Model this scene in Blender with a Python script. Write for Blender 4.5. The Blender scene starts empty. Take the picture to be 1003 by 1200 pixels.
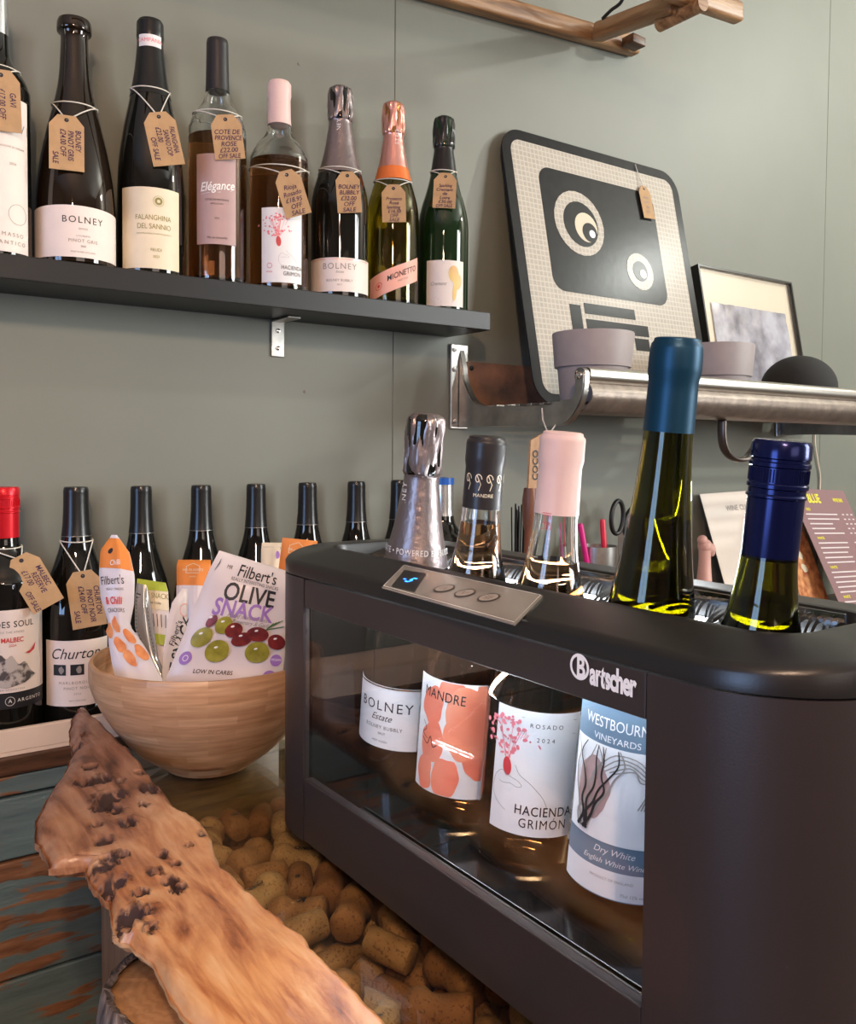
import bpy, bmesh, math, random
from mathutils import Vector, Matrix, noise
random.seed(7)
D = bpy.data
SC = bpy.context.scene
C = SC.collection
PI = math.pi

# ---------------------------------------------------------------- camera
FPX, YAW, PITCH, ROLL, CY = 1028.0, math.radians(54.74), math.radians(2.16), math.radians(0.45), 563.0
CAM = Vector((0, 0, 1.355))
FW = Vector((math.cos(YAW)*math.cos(PITCH), math.sin(YAW)*math.cos(PITCH), -math.sin(PITCH)))
_r = Vector((math.sin(YAW), -math.cos(YAW), 0)); _u = _r.cross(FW)
RT = _r*math.cos(ROLL) + _u*math.sin(ROLL)
UP = -_r*math.sin(ROLL) + _u*math.cos(ROLL)
cd = D.cameras.new('camera'); cam = D.objects.new('camera', cd); C.objects.link(cam)
cam.matrix_world = Matrix(((RT.x, UP.x, -FW.x, CAM.x), (RT.y, UP.y, -FW.y, CAM.y), (RT.z, UP.z, -FW.z, CAM.z), (0, 0, 0, 1)))
cd.sensor_fit = 'HORIZONTAL'; cd.sensor_width = 36; cd.lens = 36*FPX/1003
cd.shift_x = 0.0; cd.shift_y = -(600-CY)/1003.0
cd.clip_start = 0.02
SC.camera = cam
# ---------------------------------------------------------------- world, exposure
w = D.worlds.new('world'); SC.world = w; w.use_nodes = True
w.node_tree.nodes['Background'].inputs[0].default_value = (0.75, 0.8, 0.9, 1)
w.node_tree.nodes['Background'].inputs[1].default_value = 0.35
SC.view_settings.view_transform = 'Standard'; SC.view_settings.look = 'None'
SC.view_settings.gamma = 1; SC.view_settings.use_curve_mapping = False
SC.view_settings.exposure = 0.74

def light(name, kind, loc, target, power, col, size=0.1, size_y=None):
    l = D.lights.new(name, kind); o = D.objects.new(name, l); C.objects.link(o)
    o.location = loc; l.energy = power; l.color = col
    if kind == 'AREA':
        l.shape = 'RECTANGLE'; l.size = size; l.size_y = size_y or size
    elif kind in ('POINT', 'SPOT'):
        l.shadow_soft_size = size
    d = Vector(target)-Vector(loc)
    o.rotation_euler = d.to_track_quat('-Z', 'Y').to_euler()
    return o
# daylight through the room's windows (the panes are openings in the walls)
light('window_light_right', 'AREA', (2.96, -1.5, 1.9), (1.4, 1.1, 1.7), 54, (0.96, 1.0, 0.99), 1.0, 1.3)
light('window_light_left', 'AREA', (-2.46, -0.25, 1.55), (0.6, 0.3, 1.35), 22, (0.36, 0.58, 1.0), 1.0, 1.2)
light('window_light_front', 'AREA', (0.2, -2.96, 2.0), (0.6, 1.0, 1.2), 8, (1.0, 0.8, 0.66), 1.6, 0.9)
# bare bulbs of the room's pendants
BULBR = (2.73, 0.06, 2.57)
light('bulb_right', 'POINT', BULBR, (0, 0, 0), 35, (0.96, 1.0, 0.93), 0.035)
light('bulb_left', 'POINT', (-0.55, -0.9, 2.25), (0, 0, 0), 19, (1.0, 0.58, 0.38), 0.04)
light('bulb_middle', 'POINT', (-0.2, -0.4, 2.0), (0, 0, 0), 17, (1.0, 0.70, 0.48), 0.03)

# ---------------------------------------------------------------- projection helpers (metres)
def ray(u, v):
    return (FW*FPX + RT*(u-501.5) - UP*(v-CY)).normalized()
def at(u, v, X=None, Y=None, Z=None, d=None):
    r = ray(u, v)
    if X is not None: t = (X-CAM.x)/r.x
    elif Y is not None: t = (Y-CAM.y)/r.y
    elif Z is not None: t = (Z-CAM.z)/r.z
    else: t = d/r.dot(FW)
    return CAM + r*t
def atp(u, v, p, n):
    r = ray(u, v); return CAM + r*((Vector(p)-CAM).dot(Vector(n))/r.dot(Vector(n)))
def XofU(u, Y): return at(u, 520, Y=Y).x
def YofU(u, X): return at(u, 520, X=X).y

# ---------------------------------------------------------------- materials
def M(name, col, rough=0.5, metal=0.0, spec=0.5, trans=0.0, ior=1.45, coat=0.0, noise_amt=0.0, nscale=30, bump=0.0, bscale=60, emis=None, estr=0, aniso=None, alt=None, stretch=(1,1,1), lo=0.35, hi=0.65):
    m = D.materials.new(name); m.use_nodes = True
    nt = m.node_tree; b = nt.nodes['Principled BSDF']
    b.inputs['Base Color'].default_value = (*col, 1); b.inputs['Roughness'].default_value = rough
    b.inputs['Metallic'].default_value = metal; b.inputs['Specular IOR Level'].default_value = spec
    b.inputs['Transmission Weight'].default_value = trans; b.inputs['IOR'].default_value = ior
    b.inputs['Coat Weight'].default_value = coat
    if emis: b.inputs['Emission Color'].default_value = (*emis, 1); b.inputs['Emission Strength'].default_value = estr
    if noise_amt or alt or bump:
        tc = nt.nodes.new('ShaderNodeTexCoord'); mp = nt.nodes.new('ShaderNodeMapping')
        mp.inputs['Scale'].default_value = stretch
        nt.links.new(tc.outputs['Object'], mp.inputs[0])
    if noise_amt or alt:
        n = nt.nodes.new('ShaderNodeTexNoise'); n.inputs['Scale'].default_value = nscale; n.inputs['Detail'].default_value = 5
        nt.links.new(mp.outputs[0], n.inputs['Vector'])
        cr = nt.nodes.new('ShaderNodeValToRGB')
        c2 = alt if alt else tuple(max(0, c*(1-noise_amt)) for c in col)
        cr.color_ramp.elements[0].position = lo; cr.color_ramp.elements[1].position = hi
        cr.color_ramp.elements[0].color = (*c2, 1); cr.color_ramp.elements[1].color = (*col, 1)
        nt.links.new(n.outputs['Fac'], cr.inputs[0]); nt.links.new(cr.outputs[0], b.inputs['Base Color'])
    if bump:
        n2 = nt.nodes.new('ShaderNodeTexNoise'); n2.inputs['Scale'].default_value = bscale; n2.inputs['Detail'].default_value = 4
        nt.links.new(mp.outputs[0], n2.inputs['Vector'])
        bp = nt.nodes.new('ShaderNodeBump'); bp.inputs['Strength'].default_value = bump; bp.inputs['Distance'].default_value = 0.002
        nt.links.new(n2.outputs['Fac'], bp.inputs['Height']); nt.links.new(bp.outputs[0], b.inputs['Normal'])
    return m

def thin_glass(name, tint=(1, 1, 1), rough=0.0):
    m = D.materials.new(name); m.use_nodes = True; nt = m.node_tree; nt.nodes.clear()
    o = nt.nodes.new('ShaderNodeOutputMaterial'); mx = nt.nodes.new('ShaderNodeMixShader')
    t = nt.nodes.new('ShaderNodeBsdfTransparent'); t.inputs[0].default_value = (*tint, 1)
    g = nt.nodes.new('ShaderNodeBsdfGlossy'); g.inputs['Roughness'].default_value = rough
    lw = nt.nodes.new('ShaderNodeLayerWeight'); lw.inputs[0].default_value = 0.5
    pw_ = nt.nodes.new('ShaderNodeMath'); pw_.operation = 'POWER'; nt.links.new(lw.outputs['Facing'], pw_.inputs[0]); pw_.inputs[1].default_value = 4.5
    f = nt.nodes.new('ShaderNodeMath'); f.operation = 'MULTIPLY_ADD'; nt.links.new(pw_.outputs[0], f.inputs[0]); f.inputs[1].default_value = .9; f.inputs[2].default_value = .045
    nt.links.new(f.outputs[0], mx.inputs[0]); nt.links.new(t.outputs[0], mx.inputs[1]); nt.links.new(g.outputs[0], mx.inputs[2])
    nt.links.new(mx.outputs[0], o.inputs[0])
    return m

def ramp(nt, fac, stops):
    cr = nt.nodes.new('ShaderNodeValToRGB')
    while len(cr.color_ramp.elements) < len(stops): cr.color_ramp.elements.new(0.5)
    for e, (p, c) in zip(cr.color_ramp.elements, stops): e.position = p; e.color = (*c, 1)
    nt.links.new(fac, cr.inputs[0]); return cr.outputs[0]
def nz(nt, vec, scale, detail=5, dist=0.0):
    n = nt.nodes.new('ShaderNodeTexNoise'); n.inputs['Scale'].default_value = scale
    n.inputs['Detail'].default_value = detail; n.inputs['Distortion'].default_value = dist
    nt.links.new(vec, n.inputs['Vector']); return n.outputs['Fac']
def mapping(nt, scale=(1, 1, 1), rot=(0, 0, 0)):
    tc = nt.nodes.new('ShaderNodeTexCoord'); mp = nt.nodes.new('ShaderNodeMapping')
    mp.inputs['Scale'].default_value = scale; mp.inputs['Rotation'].default_value = rot
    nt.links.new(tc.outputs['Object'], mp.inputs[0]); return mp.outputs[0]
def mixc(nt, fac, a, b, mode='MIX'):
    mx = nt.nodes.new('ShaderNodeMix'); mx.data_type = 'RGBA'; mx.blend_type = mode
    if isinstance(fac, float): mx.inputs[0].default_value = fac
    else: nt.links.new(fac, mx.inputs[0])
    for i, x in ((6, a), (7, b)):
        if isinstance(x, tuple): mx.inputs[i].default_value = (*x, 1)
        else: nt.links.new(x, mx.inputs[i])
    return mx.outputs[2]
def bumpn(nt, h, b, strength, dist=0.002):
    bp = nt.nodes.new('ShaderNodeBump'); bp.inputs['Strength'].default_value = strength; bp.inputs['Distance'].default_value = dist
    nt.links.new(h, bp.inputs['Height']); nt.links.new(bp.outputs[0], b.inputs['Normal'])
def newm(name, rough=0.5):
    m = D.materials.new(name); m.use_nodes = True; b = m.node_tree.nodes['Principled BSDF']
    b.inputs['Roughness'].default_value = rough
    return m, m.node_tree, b

WALL = M('sage_wall_paint', (0.205, 0.213, 0.178), 0.5, noise_amt=0.08, nscale=3, bump=0.12, bscale=25)
CEIL = M('ceiling_paint', (0.6, 0.58, 0.54), 0.8, noise_amt=0.05)
FLOORM = M('floor_boards', (0.16, 0.09, 0.05), 0.45, noise_amt=0.4, nscale=8, stretch=(1, 12, 1))
DARKWALL = M('room_wall_paint', (0.24, 0.2, 0.17), 0.7, noise_amt=0.1, nscale=3)
BLACKSHELF = M('black_laminate', (0.012, 0.011, 0.011), 0.42, noise_amt=0.1, nscale=40)
ZINC = M('zinc_steel', (0.55, 0.53, 0.5), 0.35, 1.0, noise_amt=0.25, nscale=60)
ZINCD = M('dark_hook_metal', (0.12, 0.1, 0.09), 0.35, .8)
ALU = M('worn_aluminium', (0.52, 0.5, 0.47), 0.33, 1.0, noise_amt=0.35, nscale=25, bump=0.15, bscale=120)
ALUTUBE = M('brushed_tube', (0.6, 0.57, 0.52), 0.33, 1.0, noise_amt=0.12, nscale=40, stretch=(0.1, 1, 1))
TRIMTAN = M('scuffed_metal_fascia', (0.27, 0.22, 0.18), 0.42, 0.5, alt=(0.19, 0.155, 0.13), nscale=50, bump=0.3, bscale=150)
COPPERBOARD = M('worn_brown_backboard', (0.42, 0.22, 0.14), 0.45, 0.3, alt=(0.11, 0.085, 0.075), nscale=14, bump=0.5, bscale=140)
CARD = M('kraft_card', (0.50, 0.31, 0.155), 0.75, noise_amt=0.12, nscale=80, bump=0.1, bscale=300)
INK = M('dark_ink', (0.02, 0.012, 0.02), 0.6)
INKV = M('marker_ink', (0.05, 0.015, 0.06), 0.6)
STRING = M('cotton_string', (0.72, 0.68, 0.6), 0.9, bump=0.4, bscale=900)
PAPERT = M('tan_sticker', (0.66, 0.47, 0.3), .5)
PAPER = M('label_paper', (0.84, 0.73, 0.67), 0.55, noise_amt=0.03, nscale=60, bump=0.05, bscale=400)
PAPERW = M('white_label_paper', (0.8, 0.79, 0.8), 0.5, noise_amt=0.03, nscale=60)
CREAM = M('cream_label_paper', (0.78, 0.68, 0.5), 0.5, noise_amt=0.04, nscale=60)
GREYINK = M('grey_ink', (0.3, 0.27, 0.25), 0.6)
BLACKINK = M('black_ink', (0.015, 0.015, 0.018), 0.5)
REDINK = M('red_ink', (0.6, 0.05, 0.06), 0.5)
PINKINK = M('pink_ink', (0.8, 0.22, 0.26), 0.5)
OLIVEINK = M('olive_ink', (0.28, 0.25, 0.08), 0.5)
PURPLEINK = M('purple_ink', (0.33, 0.17, 0.5), 0.5)
WHITEINK = M('white_ink', (0.85, 0.85, 0.83), 0.5)
YELLOWINK = M('yellow_ink', (0.85, 0.75, 0.06), 0.5)
BLUELAB = M('slate_blue_print', (0.12, 0.2, 0.28), 0.5)
ORANGE = M('orange_print', (0.8, 0.26, 0.05), 0.45, noise_amt=0.05)
CORAL = M('coral_watercolour', (0.85, 0.3, 0.2), 0.5, alt=(0.82, 0.17, 0.1), nscale=25, lo=0.3, hi=0.7)
PEACH = M('peach_watercolour', (0.9, 0.45, 0.3), 0.5, alt=(0.85, 0.22, 0.12), nscale=14, lo=0.35, hi=0.7)
SALMON = M('salmon_label', (0.85, 0.42, 0.33), 0.5)
MAUVE = M('mauve_label', (0.45, 0.3, 0.29), 0.5, noise_amt=0.05)
TAN = M('tan_balloon_print', (0.75, 0.45, 0.2), 0.5, alt=(0.8, 0.6, 0.2), nscale=30)
MTN = M('mountain_sketch', (0.5, 0.45, 0.42), 0.6, alt=(0.08, 0.07, 0.07), nscale=90, lo=0.45, hi=0.55)
GLASSD = M('dark_wine_glass', (0.006, 0.006, 0.005), 0.03, spec=0.55, coat=0.3, noise_amt=0.02)
GLASSBR = M('brown_black_glass', (0.012, 0.007, 0.004), 0.03, spec=0.55, coat=0.3)
GLASSGR = M('green_black_glass', (0.006, 0.022, 0.007), 0.03, spec=0.6, coat=0.3)
GLASSC = M('clear_glass', (0.97, 0.98, 0.97), 0.0, trans=1.0, ior=1.48)
GLASSY = M('olive_glass', (0.20, 0.20, 0.015), 0.0, trans=1.0, ior=1.48)
GLASSYG = M('yellow_green_glass', (0.72, 0.66, 0.25), 0.0, trans=1.0, ior=1.48)
WROSE = M('rose_wine', (0.93, 0.52, 0.25), 0.0, trans=1.0, ior=1.34)
WAMBER = M('amber_wine', (0.88, 0.38, 0.14), 0.0, trans=1.0, ior=1.34)
WPALE = M('pale_wine', (0.94, 0.85, 0.7), 0.0, trans=1.0, ior=1.34)
WYEL = M('yellow_wine', (0.85, 0.75, 0.2), 0.0, trans=1.0, ior=1.34)
CAPBLK = M('black_capsule', (0.012, 0.012, 0.012), 0.28)
CAPBLKS = M('satin_black_capsule', (0.02, 0.017, 0.018), 0.4, coat=0.1)
CAPRED = M('red_screwcap', (0.62, 0.01, 0.02), 0.3, 0.4)
CAPPINK = M('pink_capsule', (0.78, 0.56, 0.52), 0.45, noise_amt=0.04)
CAPSILV = M('mauve_silver_foil', (0.27, 0.225, 0.225), 0.36, 0.8, bump=0.35, bscale=160)
CAPROSE = M('rose_gold_foil', (0.85, 0.42, 0.36), 0.28, 0.85, bump=0.25, bscale=140)
CAPTEAL = M('teal_capsule', (0.004, 0.045, 0.09), 0.4, 0.5)
CAPNAVY = M('navy_screwcap', (0.008, 0.013, 0.075), 0.18, 0.6)
CAPSIL2 = M('silver_capsule', (0.6, 0.6, 0.6), 0.25, 0.9)
ORANGEFOIL = M('orange_foil_collar', (0.8, 0.2, 0.05), 0.35, 0.3)
COOLB = M('cooler_black', (0.030, 0.023, 0.023), 0.4, spec=0.6, bump=0.05, bscale=900)
COOLT = M('cooler_black_top', (0.013, 0.012, 0.012), 0.33, spec=0.6, bump=0.04, bscale=900)
COOLIN = M('cooler_gloss_black', (0.008, 0.007, 0.007), 0.12, spec=0.6)
RUBBER = M('black_rubber', (0.012, 0.012, 0.012), 0.35)
CHROME = M('polished_steel', (0.75, 0.73, 0.7), 0.12, 1.0)
PANELST = M('control_panel_steel', (0.55, 0.5, 0.44), 0.25, .6)
BLUELED = M('blue_led', (0.01, 0.05, 0.4), 0.3, emis=(0.02, 0.2, 1.0), estr=4)
LOGOW = M('logo_white', (0.95, 0.95, 0.95), 0.4)
PANE = thin_glass('window_pane_glass')
BARGLASS = thin_glass('bar_top_glass', (0.93, 0.96, 0.93))
GLASSEDGE = M('glass_edge', (0.25, 0.32, 0.3), 0.1, trans=0.6)
POTM = M('grey_ceramic', (0.33, 0.29, 0.29), 0.55, noise_amt=0.06, nscale=60)
FABRIC = M('black_mesh_fabric', (0.022, 0.021, 0.02), 0.85, bump=0.4, bscale=900)
SIGNB = M('scuffed_black_sign', (0.026, 0.026, 0.026), 0.25, spec=0.09, alt=(0.022, 0.022, 0.022), nscale=60, bump=0.05)
FRAMEB = M('black_frame', (0.015, 0.014, 0.013), 0.3)
MATBOARD = M('cream_mount', (0.66, 0.58, 0.44), 0.6)
PHOTO = M('wrapped_photo_print', (0.5, 0.5, 0.58), 0.12, alt=(0.1, 0.1, 0.14), nscale=16, bump=0.5, bscale=30, coat=1.0)
TRAYM = M('white_tray_paint', (0.86, 0.70, 0.56), 0.45, noise_amt=0.04)
SCISS = M('black_plastic', (0.015, 0.015, 0.015), 0.35)
REDPL = M('red_plastic', (0.75, 0.02, 0.06), 0.35)
MAGPL = M('magenta_plastic', (0.7, 0.02, 0.25), 0.35)
SKINP = M('pink_ceramic', (0.72, 0.42, 0.36), 0.45)
LEAF1 = M('white_leaflet', (0.78, 0.7, 0.62), 0.35, coat=0.3)
MENUM = M('mauve_menu_card', (0.27, 0.16, 0.165), 0.4, noise_amt=0.03)
FOODM = M('menu_food_photo', (0.75, 0.36, 0.15), 0.4, alt=(0.35, 0.1, 0.04), nscale=60)
SNACKW = M('pale_pouch_film', (0.72, 0.64, 0.64), 0.36, coat=0.15, bump=0.35, bscale=22)
SNACKP = M('lilac_white_film', (0.74, 0.7, 0.76), 0.38, coat=0.2, bump=0.35, bscale=25)
SNACKGR = M('silver_film', (0.5, 0.5, 0.5), 0.22, 0.7)
LIME = M('lime_print', (0.42, 0.5, 0.06), 0.45)
OLG = M('green_olive_print', (0.36, 0.33, 0.04), 0.35, alt=(0.22, 0.2, 0.02), nscale=90)
OLR = M('red_olive_print', (0.26, 0.035, 0.03), 0.3, alt=(0.12, 0.015, 0.02), nscale=90)
LEAFG = M('rosemary_print', (0.08, 0.16, 0.05), 0.5)
CRACKER = M('cracker_print', (0.85, 0.36, 0.14), 0.5, alt=(0.7, 0.2, 0.06), nscale=80)
DARKWOOD = M('dark_stained_wood', (0.13, 0.06, 0.03), 0.4, alt=(0.06, 0.028, 0.015), nscale=10, stretch=(1.5, 12, 12), bump=0.2)
PALEWOOD = M('pale_panel_wood', (0.42, 0.27, 0.17), 0.55, alt=(0.3, 0.18, 0.11), nscale=10, stretch=(12, 12, 0.8), bump=0.2)
CRATEW = M('crate_wood', (0.5, 0.3, 0.16), 0.55, alt=(0.38, 0.21, 0.1), nscale=8, stretch=(12, 1, 12))
BASEWOOD = M('cork_bed_wood', (0.2, 0.11, 0.035), 0.4, alt=(0.09, 0.05, 0.018), nscale=9, stretch=(2, 14, 14), bump=0.2)

def m_airer():
    m, nt, b = newm('aged_oak', 0.45)
    v = mapping(nt, (1.2, 14, 14), (0, 0, 0))
    a = ramp(nt, nz(nt, v, 7, 6, 0.6), [(0.3, (0.13, 0.055, 0.02)), (0.5, (0.30, 0.155, 0.065)), (0.7, (0.42, 0.25, 0.12))])
    nt.links.new(a, b.inputs['Base Color']); bumpn(nt, nz(nt, v, 20), b, 0.25)
    return m
AIRER = m_airer()
def m_teal():
    m, nt, b = newm('worn_teal_paint', 0.55)
    v = mapping(nt, (2.2, 1, 15)); v2 = mapping(nt, (1.4, 1, 5))
    wood = ramp(nt, nz(nt, v, 9, 6, 0.5), [(0.3, (0.12, 0.05, 0.024)), (0.55, (0.26, 0.115, 0.05)), (0.75, (0.33, 0.17, 0.085))])
    paint = ramp(nt, nz(nt, v, 5, 6), [(0.3, (0.10, 0.15, 0.15)), (0.7, (0.15, 0.215, 0.205))])
    f1 = nz(nt, v2, 7, 8, 0.8); f2 = nz(nt, v, 5, 7, 0.4)
    ad = nt.nodes.new('ShaderNodeMath'); ad.operation = 'ADD'; nt.links.new(f1, ad.inputs[0]); nt.links.new(f2, ad.inputs[1])
    at_ = nt.nodes.new('ShaderNodeObjectInfo')
    ad2 = nt.nodes.new('ShaderNodeMath'); ad2.operation = 'ADD'; nt.links.new(ad.outputs[0], ad2.inputs[0])
    mr = nt.nodes.new('ShaderNodeSeparateColor'); nt.links.new(at_.outputs['Color'], mr.inputs[0]); 
    sub = nt.nodes.new('ShaderNodeMath'); sub.operation = 'SUBTRACT'; nt.links.new(mr.outputs[0], sub.inputs[0]); sub.inputs[1].default_value = 1.0
    nt.links.new(sub.outputs[0], ad2.inputs[1])
    msk = ramp(nt, ad2.outputs[0], [(0.98, (0, 0, 0)), (1.0, (1, 1, 1))])
    # mask is white where the paint is worn away
    sc = nt.nodes.new('ShaderNodeMath'); sc.operation = 'MULTIPLY_ADD'; nt.links.new(ad2.outputs[0], sc.inputs[0]); sc.inputs[1].default_value = 14; sc.inputs[2].default_value = -14.6; sc.use_clamp = True
    nt.links.new(mixc(nt, sc.outputs[0], paint, wood), b.inputs['Base Color'])
    bumpn(nt, ad.outputs[0], b, 0.5, 0.003)
    return m
TEAL = m_teal()
def m_burl():
    m, nt, b = newm('burl_wood', 0.3)
    v = mapping(nt, (5.5, 1.5, 4), (0, 0, 0.2)); v0 = mapping(nt)
    fa = nz(nt, v, 5, 9, 1.7); fb_ = nz(nt, mapping(nt, (26, 3.0, 12), (0, 0, 0.2)), 8, 6, 1.0)
    fm = nt.nodes.new('ShaderNodeMath'); fm.operation = 'MULTIPLY_ADD'; nt.links.new(fb_, fm.inputs[0]); fm.inputs[1].default_value = .30; fm.inputs[2].default_value = -.15
    fs2 = nt.nodes.new('ShaderNodeMath'); fs2.operation = 'ADD'; nt.links.new(fa, fs2.inputs[0]); nt.links.new(fm.outputs[0], fs2.inputs[1]); fib = fs2.outputs[0]
    col = ramp(nt, fib, [(0.24, (0.13, 0.035, 0.015)), (0.38, (0.44, 0.15, 0.05)), (0.52, (0.66, 0.30, 0.11)), (0.72, (0.78, 0.47, 0.24))])
    gr = ramp(nt, fib, [(0.26, (0.07, 0.03, 0.022)), (0.46, (0.27, 0.125, 0.08)), (0.7, (0.44, 0.25, 0.17))])
    sp = nt.nodes.new('ShaderNodeSeparateXYZ'); nt.links.new(v0, sp.inputs[0])
    big = nz(nt, v0, 9, 4, 1.0)
    f = nt.nodes.new('ShaderNodeMath'); f.operation = 'MULTIPLY_ADD'; nt.links.new(sp.outputs['Y'], f.inputs[0]); f.inputs[1].default_value = 2.8; f.inputs[2].default_value = -1.85
    f2 = nt.nodes.new('ShaderNodeMath'); f2.operation = 'ADD'; f2.use_clamp = True; nt.links.new(f.outputs[0], f2.inputs[0]); nt.links.new(big, f2.inputs[1])
    c = mixc(nt, f2.outputs[0], col, gr)
    vo = nt.nodes.new('ShaderNodeTexVoronoi'); vo.inputs['Scale'].default_value = 55; nt.links.new(v0, vo.inputs['Vector'])
    at_ = nt.nodes.new('ShaderNodeAttribute'); at_.attribute_name = 'pit'
    pm = nt.nodes.new('ShaderNodeMath'); pm.operation = 'MULTIPLY'; pm.use_clamp = True
    n3 = nz(nt, v0, 60, 8, 2.0); nr = ramp(nt, n3, [(0.36, (0.35, 0.35, 0.35)), (0.52, (1.6, 1.6, 1.6))])
    nt.links.new(at_.outputs['Fac'], pm.inputs[0]); nt.links.new(nr, pm.inputs[1])
    c = mixc(nt, pm.outputs[0], c, (0.045, 0.02, 0.017))
    nt.links.new(c, b.inputs['Base Color'])
    rg_ = nt.nodes.new('ShaderNodeMath'); rg_.operation = 'MULTIPLY_ADD'; nt.links.new(pm.outputs[0], rg_.inputs[0]); rg_.inputs[1].default_value = .5; rg_.inputs[2].default_value = .3; nt.links.new(rg_.outputs[0], b.inputs['Roughness'])
    hh = nt.nodes.new('ShaderNodeMath'); hh.operation = 'ADD'; nt.links.new(fib, hh.inputs[0]); nt.links.new(n3, hh.inputs[1])
    bumpn(nt, hh.outputs[0], b, 0.22, 0.0015)
    return m
BURL = m_burl()
def m_bamboo():
    m, nt, b = newm('laminated_bamboo', 0.38)
    tc = nt.nodes.new('ShaderNodeTexCoord'); sp = nt.nodes.new('ShaderNodeSeparateXYZ'); nt.links.new(tc.outputs['Object'], sp.inputs[0])
    an = nt.nodes.new('ShaderNodeMath'); an.operation = 'ARCTAN2'; nt.links.new(sp.outputs['Y'], an.inputs[0]); nt.links.new(sp.outputs['X'], an.inputs[1])
    ml = nt.nodes.new('ShaderNodeMath'); ml.operation = 'MULTIPLY'; nt.links.new(an.outputs[0], ml.inputs[0]); ml.inputs[1].default_value = 0.9
    mz = nt.nodes.new('ShaderNodeMath'); mz.operation = 'MULTIPLY'; nt.links.new(sp.outputs['Z'], mz.inputs[0]); mz.inputs[1].default_value = 12
    cb = nt.nodes.new('ShaderNodeCombineXYZ'); nt.links.new(ml.outputs[0], cb.inputs[0]); nt.links.new(mz.outputs[0], cb.inputs[1])
    br = nt.nodes.new('ShaderNodeTexBrick'); nt.links.new(cb.outputs[0], br.inputs['Vector'])
    br.inputs['Scale'].default_value = 8; br.inputs['Mortar Size'].default_value = 0.0; br.inputs['Brick Width'].default_value = 3.5; br.inputs['Row Height'].default_value = 0.75
    br.inputs['Color1'].default_value = (0.78, 0.50, 0.30, 1); br.inputs['Color2'].default_value = (0.60, 0.34, 0.18, 1)
    cb2 = nt.nodes.new('ShaderNodeCombineXYZ'); m2 = nt.nodes.new('ShaderNodeMath'); m2.operation = 'MULTIPLY'; m2.inputs[1].default_value = 8; nt.links.new(mz.outputs[0], m2.inputs[0])
    nt.links.new(ml.outputs[0], cb2.inputs[0]); nt.links.new(m2.outputs[0], cb2.inputs[1])
    fb = ramp(nt, nz(nt, cb2.outputs[0], 3.0, 4), [(0.3, (0.72, 0.66, 0.6)), (0.7, (1, 1, 1))])
    nt.links.new(mixc(nt, 1.0, br.outputs['Color'], fb, 'MULTIPLY'), b.inputs['Base Color'])
    return m
BAMBOO = m_bamboo()
def m_cork():
    m, nt, b = newm('cork', 0.8)
    v = mapping(nt); oi = nt.nodes.new('ShaderNodeObjectInfo')
    base = ramp(nt, oi.outputs['Random'], [(0.0, (0.26, 0.092, 0.02)), (0.6, (0.36, 0.15, 0.042)), (1.0, (0.48, 0.255, 0.09))])
    pits = ramp(nt, nz(nt, v, 420, 4, 0.3), [(0.34, (0.5, 0.4, 0.33)), (0.45, (1, 1, 1))])
    soft = ramp(nt, nz(nt, v, 60, 5), [(0.3, (0.75, 0.7, 0.65)), (0.6, (1, 1, 1))])
    c = mixc(nt, 1.0, base, pits, 'MULTIPLY'); c = mixc(nt, 1.0, c, soft, 'MULTIPLY')
    nt.links.new(c, b.inputs['Base Color']); bumpn(nt, nz(nt, v, 190, 6, 0.6), b, 0.5, 0.001)
    return m
CORK = m_cork()
def m_bark():
    m, nt, b = newm('grey_bark', 0.8)
    v = mapping(nt, (9, 9, 1.6)); f = nz(nt, v, 9, 8, 1.2)
    nt.links.new(ramp(nt, f, [(0.35, (0.035, 0.025, 0.022)), (0.55, (0.21, 0.16, 0.14)), (0.72, (0.42, 0.35, 0.31))]), b.inputs['Base Color'])
    bumpn(nt, f, b, 1.0, 0.008); return m
BARK = m_bark()
def m_rings():
    m, nt, b = newm('cut_log_face', 0.6)
    v = mapping(nt); wv = nt.nodes.new('ShaderNodeTexWave'); wv.wave_type = 'RINGS'; wv.rings_direction = 'Z'
    wv.inputs['Scale'].default_value = 45; wv.inputs['Distortion'].default_value = 6; wv.inputs['Detail Scale'].default_value = 3; nt.links.new(v, wv.inputs['Vector'])
    nt.links.new(ramp(nt, wv.outputs['Fac'], [(0.0, (0.40, 0.19, 0.075)), (1.0, (0.47, 0.24, 0.10))]), b.inputs['Base Color']); return m
RINGS = m_rings()
def m_reflective():
    m, nt, b = newm('prismatic_reflective_sheet', 0.24)
    v = mapping(nt); br = nt.nodes.new('ShaderNodeTexBrick'); nt.links.new(mapping(nt, (1, 1, 1), (PI/2, 0, 0)), br.inputs['Vector'])
    br.inputs['Scale'].default_value = 1; br.inputs['Brick Width'].default_value = 0.009; br.inputs['Row Height'].default_value = 0.009; br.offset = 0.0
    br.inputs['Mortar Size'].default_value = 0.0011; br.inputs['Color1'].default_value = (0.42, 0.385, 0.33, 1); br.inputs['Color2'].default_value = (0.46, 0.42, 0.36, 1); br.inputs['Mortar'].default_value = (0.56, 0.52, 0.45, 1)
    nt.links.new(br.outputs['Color'], b.inputs['Base Color']); b.inputs['Specular IOR Level'].default_value = 0.06
    bumpn(nt, br.outputs['Fac'], b, 0.3, 0.001); return m
REFL = m_reflective()

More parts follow.
